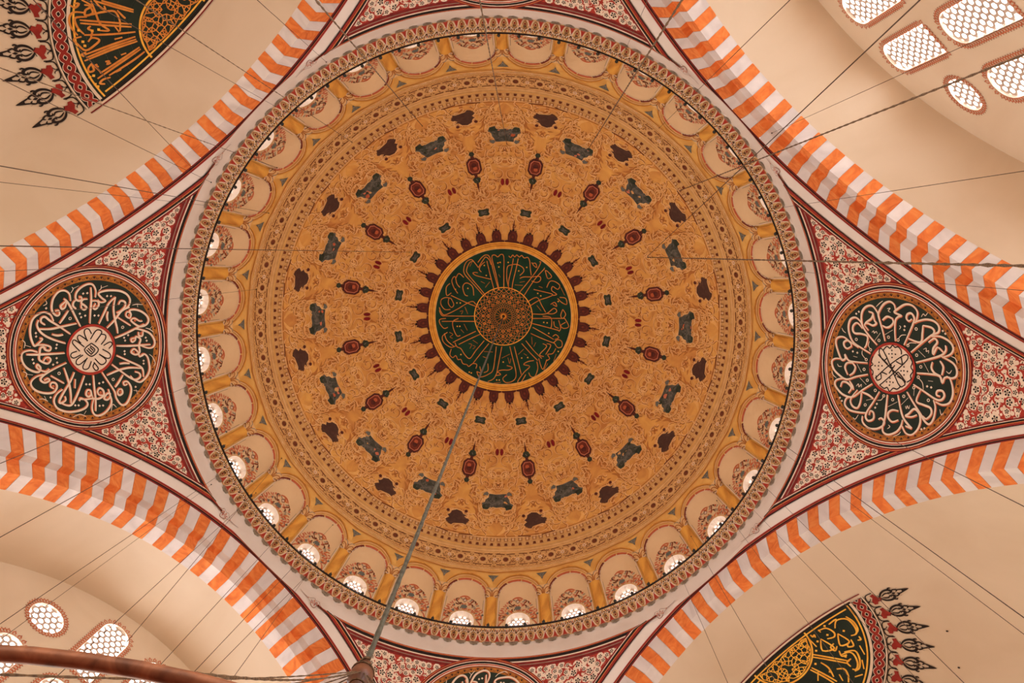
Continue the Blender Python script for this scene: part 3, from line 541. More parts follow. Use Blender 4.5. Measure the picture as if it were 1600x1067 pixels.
# ---------------------------------------------------------------- centre medallion
med=MB(); n=96
def topring(mb,r0,r1,m,h,n=96):
    mb.add([top_chart(r*cos(2*pi*j/n),r*sin(2*pi*j/n),h) for r in (r0,r1) for j in range(n)],[(j,(j+1)%n,n+(j+1)%n,n+j) for j in range(n)],m)
for i in range(10): topring(med,max(.001,4.15*i/10),4.15*(i+1)/10,'emerald',.05)
MED=put('calligraphy_medallion', med, DOME)
g=MB(); topring(g,4.05,4.42,'gold',.07); topring(g,4.2,4.235,'gold_dark',.085); topring(g,4.02,4.06,'tan_light',.085); topring(g,4.31,4.34,'gold_dark',.085)
put('gold_rim', g, MED)
g=MB(); topring(g,1.70,1.755,'gold',.07)
for l in strokes(MW): ribbon(g,top_chart,l,.047,'gold_orange',.07)
for l in strokes(MT): ribbon(g,top_chart,l,.03,'gold_dark',.066)
for x,y in points(MD): disc(g,top_chart,x,y,.045,'gold',.07,6)
put('gold_script', g, MED)
g=MB(); poly_r=[1.68,1.38,1.08,.78,.48]
def star_web(mb, chart, x0,y0, radii, nf, w, m, h):
    for q,(ra,rb) in enumerate(zip(radii[:-1],radii[1:])):
        for par in (0,1):
            P=[]
            for i in range(nf*2):
                a=pi*i/nf+ (pi/nf if par else 0)*1.0 + (q%2)*pi/nf/2
                r=ra if i%2 else rb
                P.append((x0+r*cos(a),y0+r*sin(a)))
            ribbon(mb,chart,P,w,m,h+.004*par,closed=True,sm=False)
star_web(g,top_chart,0,0,poly_r,16,.042,'gold_orange',.07)
for i in range(16):
    a=2*pi*i/16; 
    for r,k in ((1.22,.10),(.92,.07)):
        b=a+(pi/16 if r==.98 else 0)
        annulus(g,top_chart,r*cos(b),r*sin(b),k*.55,k,'gold_orange',.08,6)
for i in range(16):
    a=2*pi*i/16; ribbon(g,top_chart,[(.2*cos(a),.2*sin(a)),(.5*cos(a+.1),.5*sin(a+.1))],.03,'gold_dark',.075,sm=False)
disc(g,top_chart,0,0,.16,'gold',.085,20); annulus(g,top_chart,0,0,.16,.22,'gold_dark',.08,20)
put('gold_star_web', g, MED)
g=MB(); disc(g,top_chart,0,0,.09,'near_black',.1,12); put('hook_hole', g, MED)
pf=MB(); pc=lambda x,y,h: top_chart((4.42+y)*cos(x/4.6),(4.42+y)*sin(x/4.6),h)
poly(pf,pc,[(-.27,-.03),(.27,-.03),(.27,.42),(.2,.6),(.07,.68),(0,.76),(-.07,.68),(-.2,.6),(-.27,.42)],'maroon',.045)
poly(pf,pc,[(-.44,-.05),(.44,-.05),(.44,.08),(.3,.12),(-.3,.12),(-.44,.08)],'maroon',.044)
ribbon(pf,pc,[(-.15,.1),(-.15,.4),(0,.55),(.15,.4),(.15,.1)],.03,'rust',.055)
disc(pf,pc,0,.3,.07,'rust',.055,6); disc(pf,pc,0,.72,.06,'near_black',.05,6)
for s in (-1,1): disc(pf,pc,s*.14,.66,.045,'near_black',.05,5)
u0=put('palmette', pf, DOME, radians(5.625)); copies(u0,32,radians(11.25),DOME)
pk=MB(); poly(pk,pc,[(-.035,.7),(.035,.7),(.02,1.25),(-.02,1.25)],'umber',.045); disc(pk,pc,0,1.0,.06,'umber',.046,6)
v0=put('thin_finial', pk, DOME, radians(5.625+11.25*0)); copies(v0,16,radians(22.5),DOME)
# ================================================================ gallery cornice
PROF=[(14.2,.03),(13.25,.03),(13.22,-.04),(13.30,-.10),(13.42,-.15),(13.55,-.22),(13.68,-.30),(13.77,-.36),(13.77,-.44),(13.70,-.46)]
gc=MB(); n=256
gc.add([(r*cos(2*pi*j/n),r*sin(2*pi*j/n),H+z) for r,z in PROF for j in range(n)],[(i*n+j,i*n+(j+1)%n,(i+1)*n+(j+1)%n,(i+1)*n+j) for i in range(len(PROF)-1) for j in range(n)],'tan_light')
GAL=put('cornice', gc.mesh('cornice',True), kind='structure', label='moulded ring cornice below the dome windows painted with red palmettes', category='cornice')
def cove(x,t,h):                                      # x metres along ring, t metres down the cove from the lip
    L=[(13.22,-.04),(13.77,-.36)]; q=t/.62; r=13.22+.55*q; z=-.04-.34*q-.03*sin(pi*q)
    r-=h*.6; z-=h*.8
    return (r*cos(x/13.5), r*sin(x/13.5), H+z)
cm=MB(); w=2*pi*13.5/192
poly(cm,cove,[(-.15,.615),(.15,.615),(.07,.50),(0,.27),(-.07,.50)],'bright_red',.012)
for s in (-1,1):
    ribbon(cm,cove,[(s*.165,.60),(s*.085,.44),(s*.03,.26),(s*w/2*.9,.15)],.03,'ivory',.02,n=3)
    ribbon(cm,cove,[(s*w/2,.53),(s*.13,.40),(s*w/2,.27)],.022,'umber',.016,n=3)
    ribbon(cm,cove,[(s*.0,.24),(s*.075,.07),(s*.15,.22),(s*w/2,.1)],.035,'near_black',.016,sm=False)
    ribbon(cm,cove,[(s*.0,.17),(s*.07,.02)],.028,'ivory',.02,sm=False)
    ribbon(cm,cove,[(s*.12,.14),(s*.17,.03)],.03,'rust',.02,sm=False)
    disc(cm,cove,s*w/2,.40,.045,'bright_red',.02,6)
ribbon(cm,cove,[(-w/2,-.01),(w/2,-.01)],.04,'near_black',.018,sm=False)
rk=random.Random(2)
for i in range(16):
    x,t=rk.uniform(-w/2,w/2),rk.uniform(.06,.34); q=rk.uniform(0,3.1); ribbon(cm,cove,[(x-.03*cos(q),t-.03*sin(q)),(x+.03*cos(q),t+.03*sin(q))],.022,('umber','near_black','ivory','rust')[i%4],.021,sm=False)
disc(cm,cove,0,.12,.035,'coral',.022,5)
m0=put('painted_palmette', cm, GAL, 0); copies(m0,192,2*pi/192,GAL)
lb=MB(); LW2=2*pi*13.73/144
lbc=lambda x,y,h:((13.73-h)*cos(x/13.73),(13.73-h)*sin(x/13.73),H-.44+y)
P=[(-.2,.02),(.2,.02),(.22,-.12),(.16,-.15),(.17,-.26),(.08,-.26),(0,-.35),(-.08,-.26),(-.17,-.26),(-.16,-.15),(-.22,-.12)]
poly(lb,lbc,P,'grey_green',.03)
for i in range(5):
    a=radians(-150+i*30); ribbon(lb,lbc,[(.05*cos(a),-.02+.05*sin(a)),(.15*cos(a),-.02+.15*sin(a))],.018,'umber',.04,sm=False)
ribbon(lb,lbc,[(-LW2/2,.035),(LW2/2,.035)],.03,'salmon',.045,sm=False)
n0=put('scalloped_lobe', lb, GAL, 0); copies(n0,144,2*pi/144,GAL)
# railing along the lip
RAIL=MB(); n=256
tube(RAIL,[(13.2*cos(2*pi*j/n),13.2*sin(2*pi*j/n),H+.05) for j in range(n)],.022,'iron',5,True)
RO=put('railing', RAIL, label='thin dark iron railing running round the cornice lip below the dome windows', category='railing')
bl=MB()
for j in range(480):
    a=2*pi*j/480; c,s=cos(a),sin(a)
    tube(bl,[(13.2*c,13.2*s,H-.03),(13.2*c,13.2*s,H+.15)],.02,'iron',3)
put('baluster_row', bl, RO, kind='stuff')
ps=MB(); tube(ps,[(13.2,0,H-.02),(13.2,0,H+.32),(13.2,0,H+.5)],[.035,.03,.004],'iron',5); ball(ps,(13.2,0,H+.27),.06,'iron',6,4)
o0=put('post', ps, RO, 0); copies(o0,32,radians(11.25),RO)
lm=MB(); ball(lm,(0,0,-.02),.08,'smoked_glass',8,6,1.1); tube(lm,[(0,0,.06),(0,0,.12)],.03,'iron',5)
lmm=lm.mesh('glass_lamp',True); am=MB(); tube(am,[(0,0,.1),(.03,0,.14),(.12,0,.12)],.012,'iron',4); amm=am.mesh('bracket')
lamps=96
for k in range(lamps):
    a=radians(3.75*k+1.2*0)
    o=put('glass_lamp', lmm, None, a, label='small round glass lamp hanging from the railing round the dome', category='lamp', group='glass lamps round the dome railing')
    o.location=(13.10*cos(a),13.10*sin(a),H-.02)
    put('bracket', amm, o)
# ================================================================ pendentives
ZTOP=H-.44; CW=radians(45)
def arch_theta(s): return CW-atan2(s,A)
def arch_curve(d, zmax=None, n=150):                   # edge curve offset d outside the arch, right hand side
    P=[]
    for i in range(n+1):
        t=radians(71)*i/n; s,z=ell(t,-d); th=arch_theta(s)
        if th<0: break
        P.append((th,z))
    return P
pe=MB(); E=arch_curve(0)+[(0,21.95+G)]
out=[(-x*15,z) for x,z in E[:-1]][::1]
poly_out=[(CW*15,ZTOP)]+[(x*15,z) for x,z in E]+[(-x*15,z) for x,z in reversed(E[:-1])]+[(-CW*15,ZTOP)]
dense=[]
for i in range(len(poly_out)):
    a=poly_out[i]; b=poly_out[(i+1)%len(poly_out)]; m=max(1,int(hypot(b[0]-a[0],b[1]-a[1])/.5))
    dense += [(a[0]+(b[0]-a[0])*j/m,a[1]+(b[1]-a[1])*j/m) for j in range(m)]
region(pe, lambda x,y,h: pend_pt(x/15,y,h), dense, [], .45, 'pale_plaster', 0)
PEM=pe.mesh('pendentive')
bands=MB()
def aband(d0,d1,m,h,zlim=99,dash=None):
    for s in (-1,1):
        C0=arch_curve(d0); C1=arch_curve(d1); k=min(len(C0),len(C1)); vs=[]; fs=[]
        idx=[i for i in range(k) if C0[i][1]<zlim]
        for i in idx: vs += [pend_pt(s*C0[i][0],C0[i][1],h), pend_pt(s*C1[i][0],C1[i][1],h)]
        fs=[(2*i,2*i+1,2*i+3,2*i+2) for i in range(len(idx)-1) if not dash or i%2]
        bands.add(vs,fs,m)
aband(0,.175,'deep_red',.02); aband(.15,.18,'bright_red',.03); aband(.05,.09,'near_black',.03); aband(.1,.115,'coral',.034)
ZJ=35.02+G
for d0,d1,m,h in ((.55,.585,'near_black',.036),(.585,.68,'deep_red',.034),(.62,.65,'bright_red',.04),(.68,.71,'orange_line',.036),(.71,.79,'near_black',.036),(.79,.82,'ivory',.036),(.82,.88,'deep_red',.034)):
    aband(d0,d1,m,h,ZJ)
def th_at(z,d):                                       # largest angle still outside the arch edge offset d
    q=1-((z-ZC)/(RZ+d))**2
    return CW if q<=0 else CW-atan2((RA+d)*sqrt(q),A)
for z0,z1,m,h in ((35.04,35.0,'bright_red',.024),(35.0,34.93,'orange_line',.022),(34.93,34.90,'bright_red',.024),(34.88,34.76,'near_black',.026),(34.76,34.72,'ivory',.024),(34.72,34.52,'deep_red',.026),(34.635,34.615,'grey_green',.03)):
    n=40
    bands.add([pend_pt(th_at(z+G,.57)*(2*i/n-1),z+G,h) for z in (z0,z1) for i in range(n+1)],[(i,i+1,n+2+i,n+1+i) for i in range(n)],m)
for s in (-1,1):                                      # little flower sprig in each pinch
    ch=lambda x,y,h,s=s: pend_pt(s*(radians(33.4)+x/13.7), 35.02+G+y, h)
    for i in range(6):
        a=i*pi/3; ribbon(bands,ch,[(.08*cos(a),.08*sin(a)),(.2*cos(a+.3),.2*sin(a+.3))],.045,'coral' if i%2 else 'bright_red',.045,sm=False)
    ribbon(bands,ch,[(-.5,-.12),(-.25,.12),(-.18,.3),(0,.24),(.1,.36),(.25,.2),(.45,.12),(.85,.3)],.02,'umber',.045)
    ribbon(bands,ch,[(-.5,-.12),(-.2,-.1),(-.1,-.26),(.1,-.22),(.3,0),(.85,.3)],.02,'umber',.045)
    for x,y in ((-.3,0),(.35,.1),(0,0),(-.1,.12),(.15,-.12)): disc(bands,ch,x,y,.035,'coral',.046,5)
BM=bands.mesh('border_bands')
# floral field
CY=.14
def in_field(x,y,mg):
    if y>ARCMAX-mg or hypot(x,y-CY)<3.26+mg: return False
    z=z_of_arc(ARC0+y); th=abs(x)/rho(z); 
    if th>CW: return False
    s=A*tan(CW-th); d=.9+mg
    return (s/(RA+d))**2+((z-ZC)/(RZ+d))**2>1 and z>24.5+G
ARCMAX=0
for i in range(319):
    if ZT[i]<=34.5+G: ARCMAX=ARC[i]-ARC0
fl=MB(); r5=random.Random(9)
# ivory ground
STP=.16; vs=[]; cells={}
def gv(i,j):
    if (i,j) not in cells: cells[(i,j)]=len(vs); vs.append(pend_chart(i*STP,j*STP,.012))
    return cells[(i,j)]
fs=[]
for i in range(-70,70):
    for j in range(-60,25):
        if in_field((i+.5)*STP,(j+.5)*STP,-.06): fs.append((gv(i,j),gv(i+1,j),gv(i+1,j+1),gv(i,j+1)))
fl.add(vs,fs,'bright_red')
pts=[]
for _ in range(30000):
    x=r5.uniform(0.0,9.5); y=r5.uniform(-8.5,ARCMAX); u=r5.random(); r=.21 if u<.1 else (.13 if u<.6 else .09)
    if not in_field(x,y,r*.7): continue
    if x<r and x>.02: continue
    if all((x-a)**2+(y-b)**2> (r+c+.055)**2 for a,b,c in pts): pts.append((x,y,r))
for x,y,r in pts:
    for s in (-1,1):
        sx=s*x; a0=r5.random()*6
        disc(fl,pend_chart,sx,y,r+.075,'ivory',.018,9,rot=r5.random()*3)
        nb=8 if r>.2 else 5
        if r>.2: annulus(fl,pend_chart,sx,y,.19,.22,'bright_red',.022,12)
        for i in range(nb):
            a=a0+2*pi*i/nb; disc(fl,pend_chart,sx+r*.66*cos(a),y+r*.66*sin(a),r*.33,'near_black',.024,5,rot=a)
        disc(fl,pend_chart,sx,y,r*.36,'coral' if r>.14 else 'grey_green',.024,6)
        a=r5.random()*6.28; R=r+.05; sp=r5.uniform(1.8,4.2)
        Q=[(sx+R*cos(a+sp*i/5)*s,y+R*sin(a+sp*i/5)) for i in range(6)]
        if all(in_field(p,q,.0) for p,q in Q):
            ribbon(fl,pend_chart,Q,.075 if r5.random()<.6 else .045,'bright_red',.021,sm=False,taper=.9)
for i_ in range(9500):
    x=r5.uniform(0,9.5); y=r5.uniform(-8.5,ARCMAX)
    if in_field(x,y,.03) and all((x-a)**2+(y-b)**2>(c+.05)**2 for a,b,c in pts if abs(x-a)<.4):
        if r5.random()<.75:
            a=r5.random()*6.28; rr=r5.uniform(.05,.085)
            for s in (-1,1):
                disc(fl,pend_chart,s*x,y,rr,'ivory',.016,7,rot=a)
                if i_%3==0: ribbon(fl,pend_chart,[(s*(x-rr*.6*cos(a)),y-rr*.6*sin(a)),(s*x,y),(s*(x+rr*.6*cos(a)),y+rr*.6*sin(a))],.035,'near_black',.023,sm=False,taper=.8)
hooks=[]
for _ in range(1200):
    x=r5.uniform(.2,9.3); y=r5.uniform(-8.3,ARCMAX)
    if in_field(x,y,.12) and all((x-a)**2+(y-b)**2>(c+.07)**2 for a,b,c in pts) and all((x-a)**2+(y-b)**2>.55**2 for a,b in hooks):
        hooks.append((x,y)); a=r5.random()*6.28
        for s in (-1,1):
            T=lambda u,v:(s*(x+u*cos(a)-v*sin(a)),y+u*sin(a)+v*cos(a))
            ribbon(fl,pend_chart,[T(-.19,-.06),T(-.08,.04),T(0,.07),T(.09,.03),T(.2,-.08)],.085,'bright_red',.026,taper=.9)
            ribbon(fl,pend_chart,[T(0,.04),T(.02,.12),T(-.02,.2)],.07,'bright_red',.026,taper=.8)
FM=fl.mesh('floral_field')
# roundels
def rc(x,y,h): return pend_chart(x,y+CY,h)
def roundel_mesh():
    m=MB(); n=72
    def rg(r0,r1,mm,h):
        m.add([rc(r*cos(2*pi*j/n),r*sin(2*pi*j/n),h) for r in (r0,r1) for j in range(n)],[(j,(j+1)%n,n+(j+1)%n,n+j) for j in range(n)],mm)
    for i in range(8): rg(max(.001,2.7*i/8),2.7*(i+1)/8,'dark_green',.045)
    for r0,r1,mm in ((2.66,2.87,'bronze'),(2.87,2.91,'deep_red'),(2.91,2.95,'ivory'),(2.95,3.0,'bright_red'),(3.0,3.02,'ivory'),(3.02,3.11,'near_black'),(3.11,3.14,'ivory'),(3.14,3.27,'deep_red'),(3.2,3.225,'orange_line')): rg(r0,r1,mm,.05 if mm!='orange_line' else .056)
    for i in range(60):
        a=2*pi*i/60; disc(m,rc,2.765*cos(a),2.765*sin(a),.045,'near_black',.058,4,rot=a)
        for s in (-1,1): ribbon(m,rc,[((2.765+s*.07*cos(pi*k/2))*cos(a+(k-2)*pi/120),(2.765+s*.07*cos(pi*k/2))*sin(a+(k-2)*pi/120)) for k in range(5)],.022,'gold_dark' if s>0 else 'umber',.056,n=2)
    return m
def make_script(W_,T_,D_,R_,E_,K_,KD_,cx,cy):
    m=MB(); f=lambda x,y,h: pend_chart(x,y,h)
    for l in strokes(W_):
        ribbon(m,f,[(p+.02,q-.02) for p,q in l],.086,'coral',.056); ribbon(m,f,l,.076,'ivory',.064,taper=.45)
    for l in strokes(T_): ribbon(m,f,l,.032,'ivory',.064,taper=.5)
    for x,y in points(D_): disc(m,f,x,y,.05,'ivory',.064,4)
    for x,y in points(R_): annulus(m,f,x,y,.035,.065,'ivory',.064,8)
    for x,y in points(E_) if E_ else []: disc(m,f,x,y,.06,'coral',.06,6)
    c=MB(); n=40
    disc(c,f,cx,cy,.3,'ivory',.07,n); annulus(c,f,cx,cy,.3,.6,'ivory',.07,n); annulus(c,f,cx,cy,.6,.9,'ivory',.07,n); annulus(c,f,cx,cy,.9,1.0,'bright_red',.075,n)
    for l in strokes(K_): ribbon(c,f,l,.045,'near_black',.085)
    for x,y in points(KD_) if KD_ else []: disc(c,f,x,y,.035,'near_black',.085,5)
    return m,c
RM=roundel_mesh().mesh('calligraphy_roundel')
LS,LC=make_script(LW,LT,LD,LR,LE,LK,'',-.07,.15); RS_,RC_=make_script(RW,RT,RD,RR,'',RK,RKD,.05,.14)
LSM,LCM,RSM,RCM=LS.mesh('ivory_script'),LC.mesh('ivory_boss'),RS_.mesh('ivory_script'),RC_.mesh('ivory_boss')
names={0:'right',1:'near',2:'left',3:'far'}
PLAB={0:'curved triangular pendentive at right of the dome with floral field and calligraphy roundel',1:'curved pendentive below the dome in the photo, cut by the lower frame edge',2:'curved triangular pendentive at left of the dome with floral field and calligraphy roundel',3:'curved pendentive above the dome in the photo, cut by the upper frame edge'}
for c in range(4):
    a=radians(90*c)
    P_=put('pendentive', PEM, None, a, kind='structure', label=PLAB[c], category='pendentive')
    put('border_bands', BM, P_); put('floral_field', FM, P_)
    r=put('calligraphy_roundel', RM, P_)
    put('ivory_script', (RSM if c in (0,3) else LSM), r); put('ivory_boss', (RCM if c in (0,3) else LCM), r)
# ================================================================ great arches
def arc_table(off=0,n=1400,tm=radians(74)):
    T=[0.0]; L=[0.0]
    for i in range(1,n+1):
        t=tm*i/n; dt=tm/n; L.append(L[-1]+hypot((RA-off)*cos(t),(RZ-off)*sin(t))*dt); T.append(t)
    return T,L
TT,LL=arc_table()
def t_of(l):
    s=1 if l>=0 else -1; l=abs(l); lo,hi=0,len(LL)-1
    while hi-lo>1:
        m=(lo+hi)//2
        if LL[m]<l: lo=m
        else: hi=m
    return s*(TT[lo]+(l-LL[lo])/(LL[hi]-LL[lo])*(TT[hi]-TT[lo]))
ALAB={0:'great arch at lower right with plain soffit voussoirs',1:'great stepped arch at lower left before the windowed wall',2:'great arch at upper left with plain soffit voussoirs',3:'great stepped arch at upper right before the windowed wall'}
def block(t0,t1,o0,o1,D0,D1,k,m):
    b=MB(); P=[]
    for D in (D0,D1):
        for t,o in ((t0,o0),(t1,o0),(t1,o1),(t0,o1)):
            s,z=ell(t,o); P.append(arch_pt(s,z,D,k))
    box(b,P,m); return b
for k in range(4):
    dbl=k in (1,3); per={0:1.06,1:1.085,2:.95,3:1.05}[k]
    back=MB(); n=100; tm=radians(70)
    strips=[(0.02,1.38,A+.02,A+.02),(1.38,1.38,A+.02,A+.7)] if not dbl else [(0.02,1.43,A+.02,A+.02),(1.43,1.43,A+.02,A+.3),(1.43,2.18,A+.3,A+.3),(2.18,2.18,A+.3,A+1.05)]
    for o0,o1,D0,D1 in strips:
        vs=[]
        for i in range(n+1):
            t=-tm+2*tm*i/n
            for o,D in ((o0,D0),(o1,D1)):
                s,z=ell(t,o); vs.append(arch_pt(s,z,D,k))
        back.add(vs,[(2*i,2*i+1,2*i+3,2*i+2) for i in range(n)],'white_stone')
    AR=put('great_arch', back, None, 0, kind='structure', label=ALAB[k], category='arch')
    N=int(20.3/(per/2)); g=.008
    for j in range(-N,N+1):
        m='orange_stone' if j%2==0 else 'white_stone'; c=j*per/2
        t0=t_of(c-per/4+g); t1=t_of(c+per/4-g)
        if dbl:
            put('voussoir', block(t0,t1,0.0,1.45,A-.015,A+.29,k,m), AR)
            put('inner_voussoir', block(t0,t1,1.44,2.2,A+.28,A+1.06,k,m), AR)
        else: put('voussoir', block(t0,t1,0.0,1.4,A-.015,A+.68,k,m), AR)
# ================================================================ vaults behind the arches
def vault(k,off,D0,D1):
    mb=MB(); n=144; m=10; tm=radians(78)
    vs=[arch_pt(*ell(-tm+2*tm*i/n,off),D0+(D1-D0)*j/m,k) for j in range(m+1) for i in range(n+1)]
    mb.add(vs,[(j*(n+1)+i,j*(n+1)+i+1,(j+1)*(n+1)+i+1,(j+1)*(n+1)+i) for j in range(m) for i in range(n)],'cream_vault')
    return mb.mesh('barrel_vault',True)
VL={0:'cream barrel vault strip between lower right arch and half dome',1:'cream barrel vault between lower left arch and windowed wall',2:'cream barrel vault strip between upper left arch and half dome',3:'cream barrel vault between upper right arch and windowed wall'}
for k in range(4):
    put('barrel_vault', vault(k, 2.2 if k in (1,3) else 1.4, A+1.05 if k in (1,3) else A+.67, D_WALL+.02 if k in (1,3) else D_SEMI+.2), None, 0, kind='structure', label=VL[k], category='vault')
RSX,RDX,RZX=RA-1.4,13.0,RZ-1.4
def semi_chart(k, sc=1.0, s0=0.0):
    def f(x,y,h):
        x=x*sc+s0; y=y*sc
        q=max(0.0,1-(x/RSX)**2-(y/RDX)**2); z=RZX*sqrt(q)
        if y<0: z=RZX*sqrt(max(0,1-(x/RSX)**2))
        N=Vector((x/RSX**2,max(y,0)/RDX**2,z/RZX**2)).normalized()
        return arch_pt(x-h*N.x, ZC+z-h*N.z, D_SEMI+y-h*N.y, k)
    return f
for k in (0,2):
    mb=MB(); na,nr=128,36; f=semi_chart(k)
    vs=[]
    for j in range(nr+1):
        r=sin(pi/2*(j+.02)/nr) if j<nr else .9999
        for i in range(na+1):
            a=-pi/2+pi*i/na; vs.append(f(RSX*r*sin(a),RDX*r*cos(a),0))
    mb.add(vs,[(j*(na+1)+i,j*(na+1)+i+1,(j+1)*(na+1)+i+1,(j+1)*(na+1)+i) for j in range(nr) for i in range(na)]+[tuple(range(na+1))],'cream_vault')
    S=put('half_dome', mb.mesh('half_dome',True), None, 0, kind='structure', label=('cream half dome at lower right' if k==0 else 'cream half dome at upper left')+' with half of a calligraphy disc and black crested fringe', category='half dome')
    f=semi_chart(k, 1.0 if k==0 else 1.1, 0.0 if k==0 else .08)
    def prg(mb,r0,r1,m,h,a0=-pi/2,a1=pi/2,n=48): mb.add([f(r*sin(a0+(a1-a0)*i/n),r*cos(a0+(a1-a0)*i/n),h) for r in (r0,r1) for i in range(n+1)],[(i,i+1,n+2+i,n+1+i) for i in range(n)],m)
    d=MB()
    for i in range(8): prg(d,3.52*i/8+.001,3.52*(i+1)/8,'dark_green',.03)
    ribbon(d,f,[(-3.6+.3*i,-.03) for i in range(25)],.1,'near_black',.034,sm=False)
    ribbon(d,f,[(-3.65+.3*i,-.12) for i in range(25)],.07,'ivory',.034,sm=False)
    ribbon(d,f,[(-4.1+.3*i,-.18) for i in range(28)],.05,'deep_red',.034,sm=False)
    DM=put('half_disc_medallion', d, S)
    g=MB(); prg(g,3.39,3.45,'gold',.05); ribbon(g,f,[(-3.3+.3*i,.12) for i in range(23)],.06,'gold',.05,sm=False)
    prg(g,1.33,1.40,'gold',.05)
    q=1.0 if k==0 else 1/1.1
    for l in strokes(BW if k==0 else TW): ribbon(g,f,[((x-(.0 if k==0 else .08))*q,y*q) for x,y in l],.07,'gold' if k==0 else 'gold_orange',.055,taper=.3)
    for x,y in points(BD if k==0 else TD): disc(g,f,(x-(.0 if k==0 else .08))*q,y*q,.06,'gold',.055,4)
    mir=1
    for l in strokes(TW if k==0 else BW):             # unseen half, kept for side views
        L=[((x if k==0 else x),y) for x,y in l]
        if k==0: L=[(-x/1.1,y/1.1) for x,y in L]
        else: L=[(-x,y) for x,y in L]
        ribbon(g,f,L,.07,'gold',.055,taper=.3)
    put('gold_script', g, DM)
    g=MB(); rw=random.Random(4)
    cells_=[]
    for _ in range(2500):
        r=1.3*sqrt(rw.random()); a=rw.uniform(-pi/2,pi/2); x,y=r*sin(a),r*cos(a)
        if y<.17: continue
        if all((x-u)**2+(y-v)**2>.115**2 for u,v in cells_): cells_.append((x,y))
    for x,y in cells_:
        nb=sorted(cells_,key=lambda c:(c[0]-x)**2+(c[1]-y)**2)[1:5]
        for u,v in nb: 
            if (u,v)>(x,y): ribbon(g,f,[(x,y),(u,v)],.036,'gold' if k==0 else 'gold_orange',.05,sm=False)
    put('gold_star_web', g, DM)
    b=MB(); prg(b,3.52,3.62,'ivory',.04); prg(b,3.62,4.07,'near_black',.03); prg(b,4.06,4.10,'ivory',.034); prg(b,4.125,4.14,'near_black',.034)
    nn=33; 
    for i in range(nn):
        a=-pi/2+pi*(i+.5)/nn
        pass
    for ph in (0,1):
        Q=[]
        for i in range(nn*6+1):
            a=-pi/2+pi*i/(nn*6); r=3.84+.125*cos(pi*i/6+ph*pi)*1.0; Q.append((r*sin(a),r*cos(a)))
        ribbon(b,f,Q,.15,'ivory',.046+.004*ph,sm=False); ribbon(b,f,Q,.11,'brick_red',.052+.004*ph,sm=False)
    put('braided_border', b, S)
    for i in range(20):
        a=-pi/2+pi*(i+.5)/20
        F=lambda x,y,h,a=a: f((4.12+y)*sin(a+x*(.84 if y>.48 else 1)/(4.3+y*.35)),(4.12+y)*cos(a+x*(.84 if y>.48 else 1)/(4.3+y*.35)),h)
        b=MB()
        ribbon(b,F,[(-.33,.34),(-.3,.08),(0,.02),(.28,.08),(.33,.30)],.042,'near_black',.03)
        for s in (-1,1): ribbon(b,F,[(s*.0,.06),(s*.06,.15),(s*.12,.17)],.03,'near_black',.03,taper=.6)
        disc(b,F,0,.06,.045,'near_black',.03,6)
        poly(b,F,[(-.06,.44),(-.17,.38),(-.27,.36),(-.24,.22),(-.11,.26),(.02,.17),(.2,.18),(.22,.3),(.12,.35),(.15,.47),(.03,.53)],'brick_red',.034)
        for s in (-1,1):
            ribbon(b,F,[(0,.49),(s*.11,.54),(s*.22,.64),(s*.27,.79),(s*.22,.93),(s*.11,.97),(s*.07,.88),(s*.14,.85)],0.098,'near_black',.034,taper=.75)
            ribbon(b,F,[(s*.02,.56),(s*.10,.68),(s*.11,.78),(s*.02,.86)],0.065,'near_black',.036,taper=.8)
            ribbon(b,F,[(s*.10,.96),(s*.17,1.05),(s*.10,1.16),(s*.03,1.1)],0.065,'near_black',.036,taper=.7)
            ribbon(b,F,[(s*.13,1.1),(s*.06,1.3),(0,1.54)],0.058,'near_black',.036,taper=.7)
            ribbon(b,F,[(s*.25,.86),(s*.31,.97),(s*.27,1.03)],0.065,'near_black',.036,taper=.9)
            ribbon(b,F,[(s*.15,1.1),(s*.2,1.22)],0.052,'near_black',.036,sm=False,taper=.9)
            ribbon(b,F,[(s*.05,.50),(s*.15,.46)],0.052,'near_black',.036,sm=False,taper=.6)
        poly(b,F,[(0,.92),(.05,1.0),(0,1.08),(-.05,1.0)],'near_black',.036)
        poly(b,F,[(-.03,1.3),(.03,1.3),(0,1.56)],'near_black',.037)
        put('crest_motif', b, S)
    if k==0:
        for hx,hy in ((-4.99,2.55),(-4.35,3.9)):
            g=MB(); disc(g,f,hx-.6,hy,.04,'iron',.05,8); put('wall_hook', g, S)
# ================================================================ windowed walls
def wchart(k): return lambda x,y,h: arch_pt(x,y,D_WALL-h,k)
def awin(s,z0,z1,hw,n=10):
    rise=hw*1.02; return [(s-hw,z0),(s+hw,z0)]+[(s+hw*cos(pi*i/n), z1-rise+rise*sin(pi*i/n)) for i in range(n+1)]
def rwin(s,z,r,n=20): return [(s+r*cos(2*pi*i/n),z+r*sin(2*pi*i/n)) for i in range(n)]
WLIST=[]
for s in (0,2.2,-2.2): WLIST.append(('tall arched window of the upper row', awin(s,28.1+G,31.5+G,.6), s, 29))
for s in (4.42,-4.42): WLIST.append(('round window beside the upper row', rwin(s,29.05+G,.68), s, 29))
for s in (0,2.2,-2.2,4.45,-4.45): WLIST.append(('tall arched window of the second row', awin(s,23.9+G,27.35+G,.62), s, 26))
for s in (6.6,-6.6): WLIST.append(('round window beside the second row', rwin(s,25.2+G,.68), s, 26))
for s in (0,3.4,-3.4,6.8,-6.8): WLIST.append(('unseen large arched window of the lower rows, enlarged to light the vault', awin(s,17.0+G,23.0+G,1.4), s, 20))  # rows out of view, added and enlarged to throw more daylight on the vault
wn=33
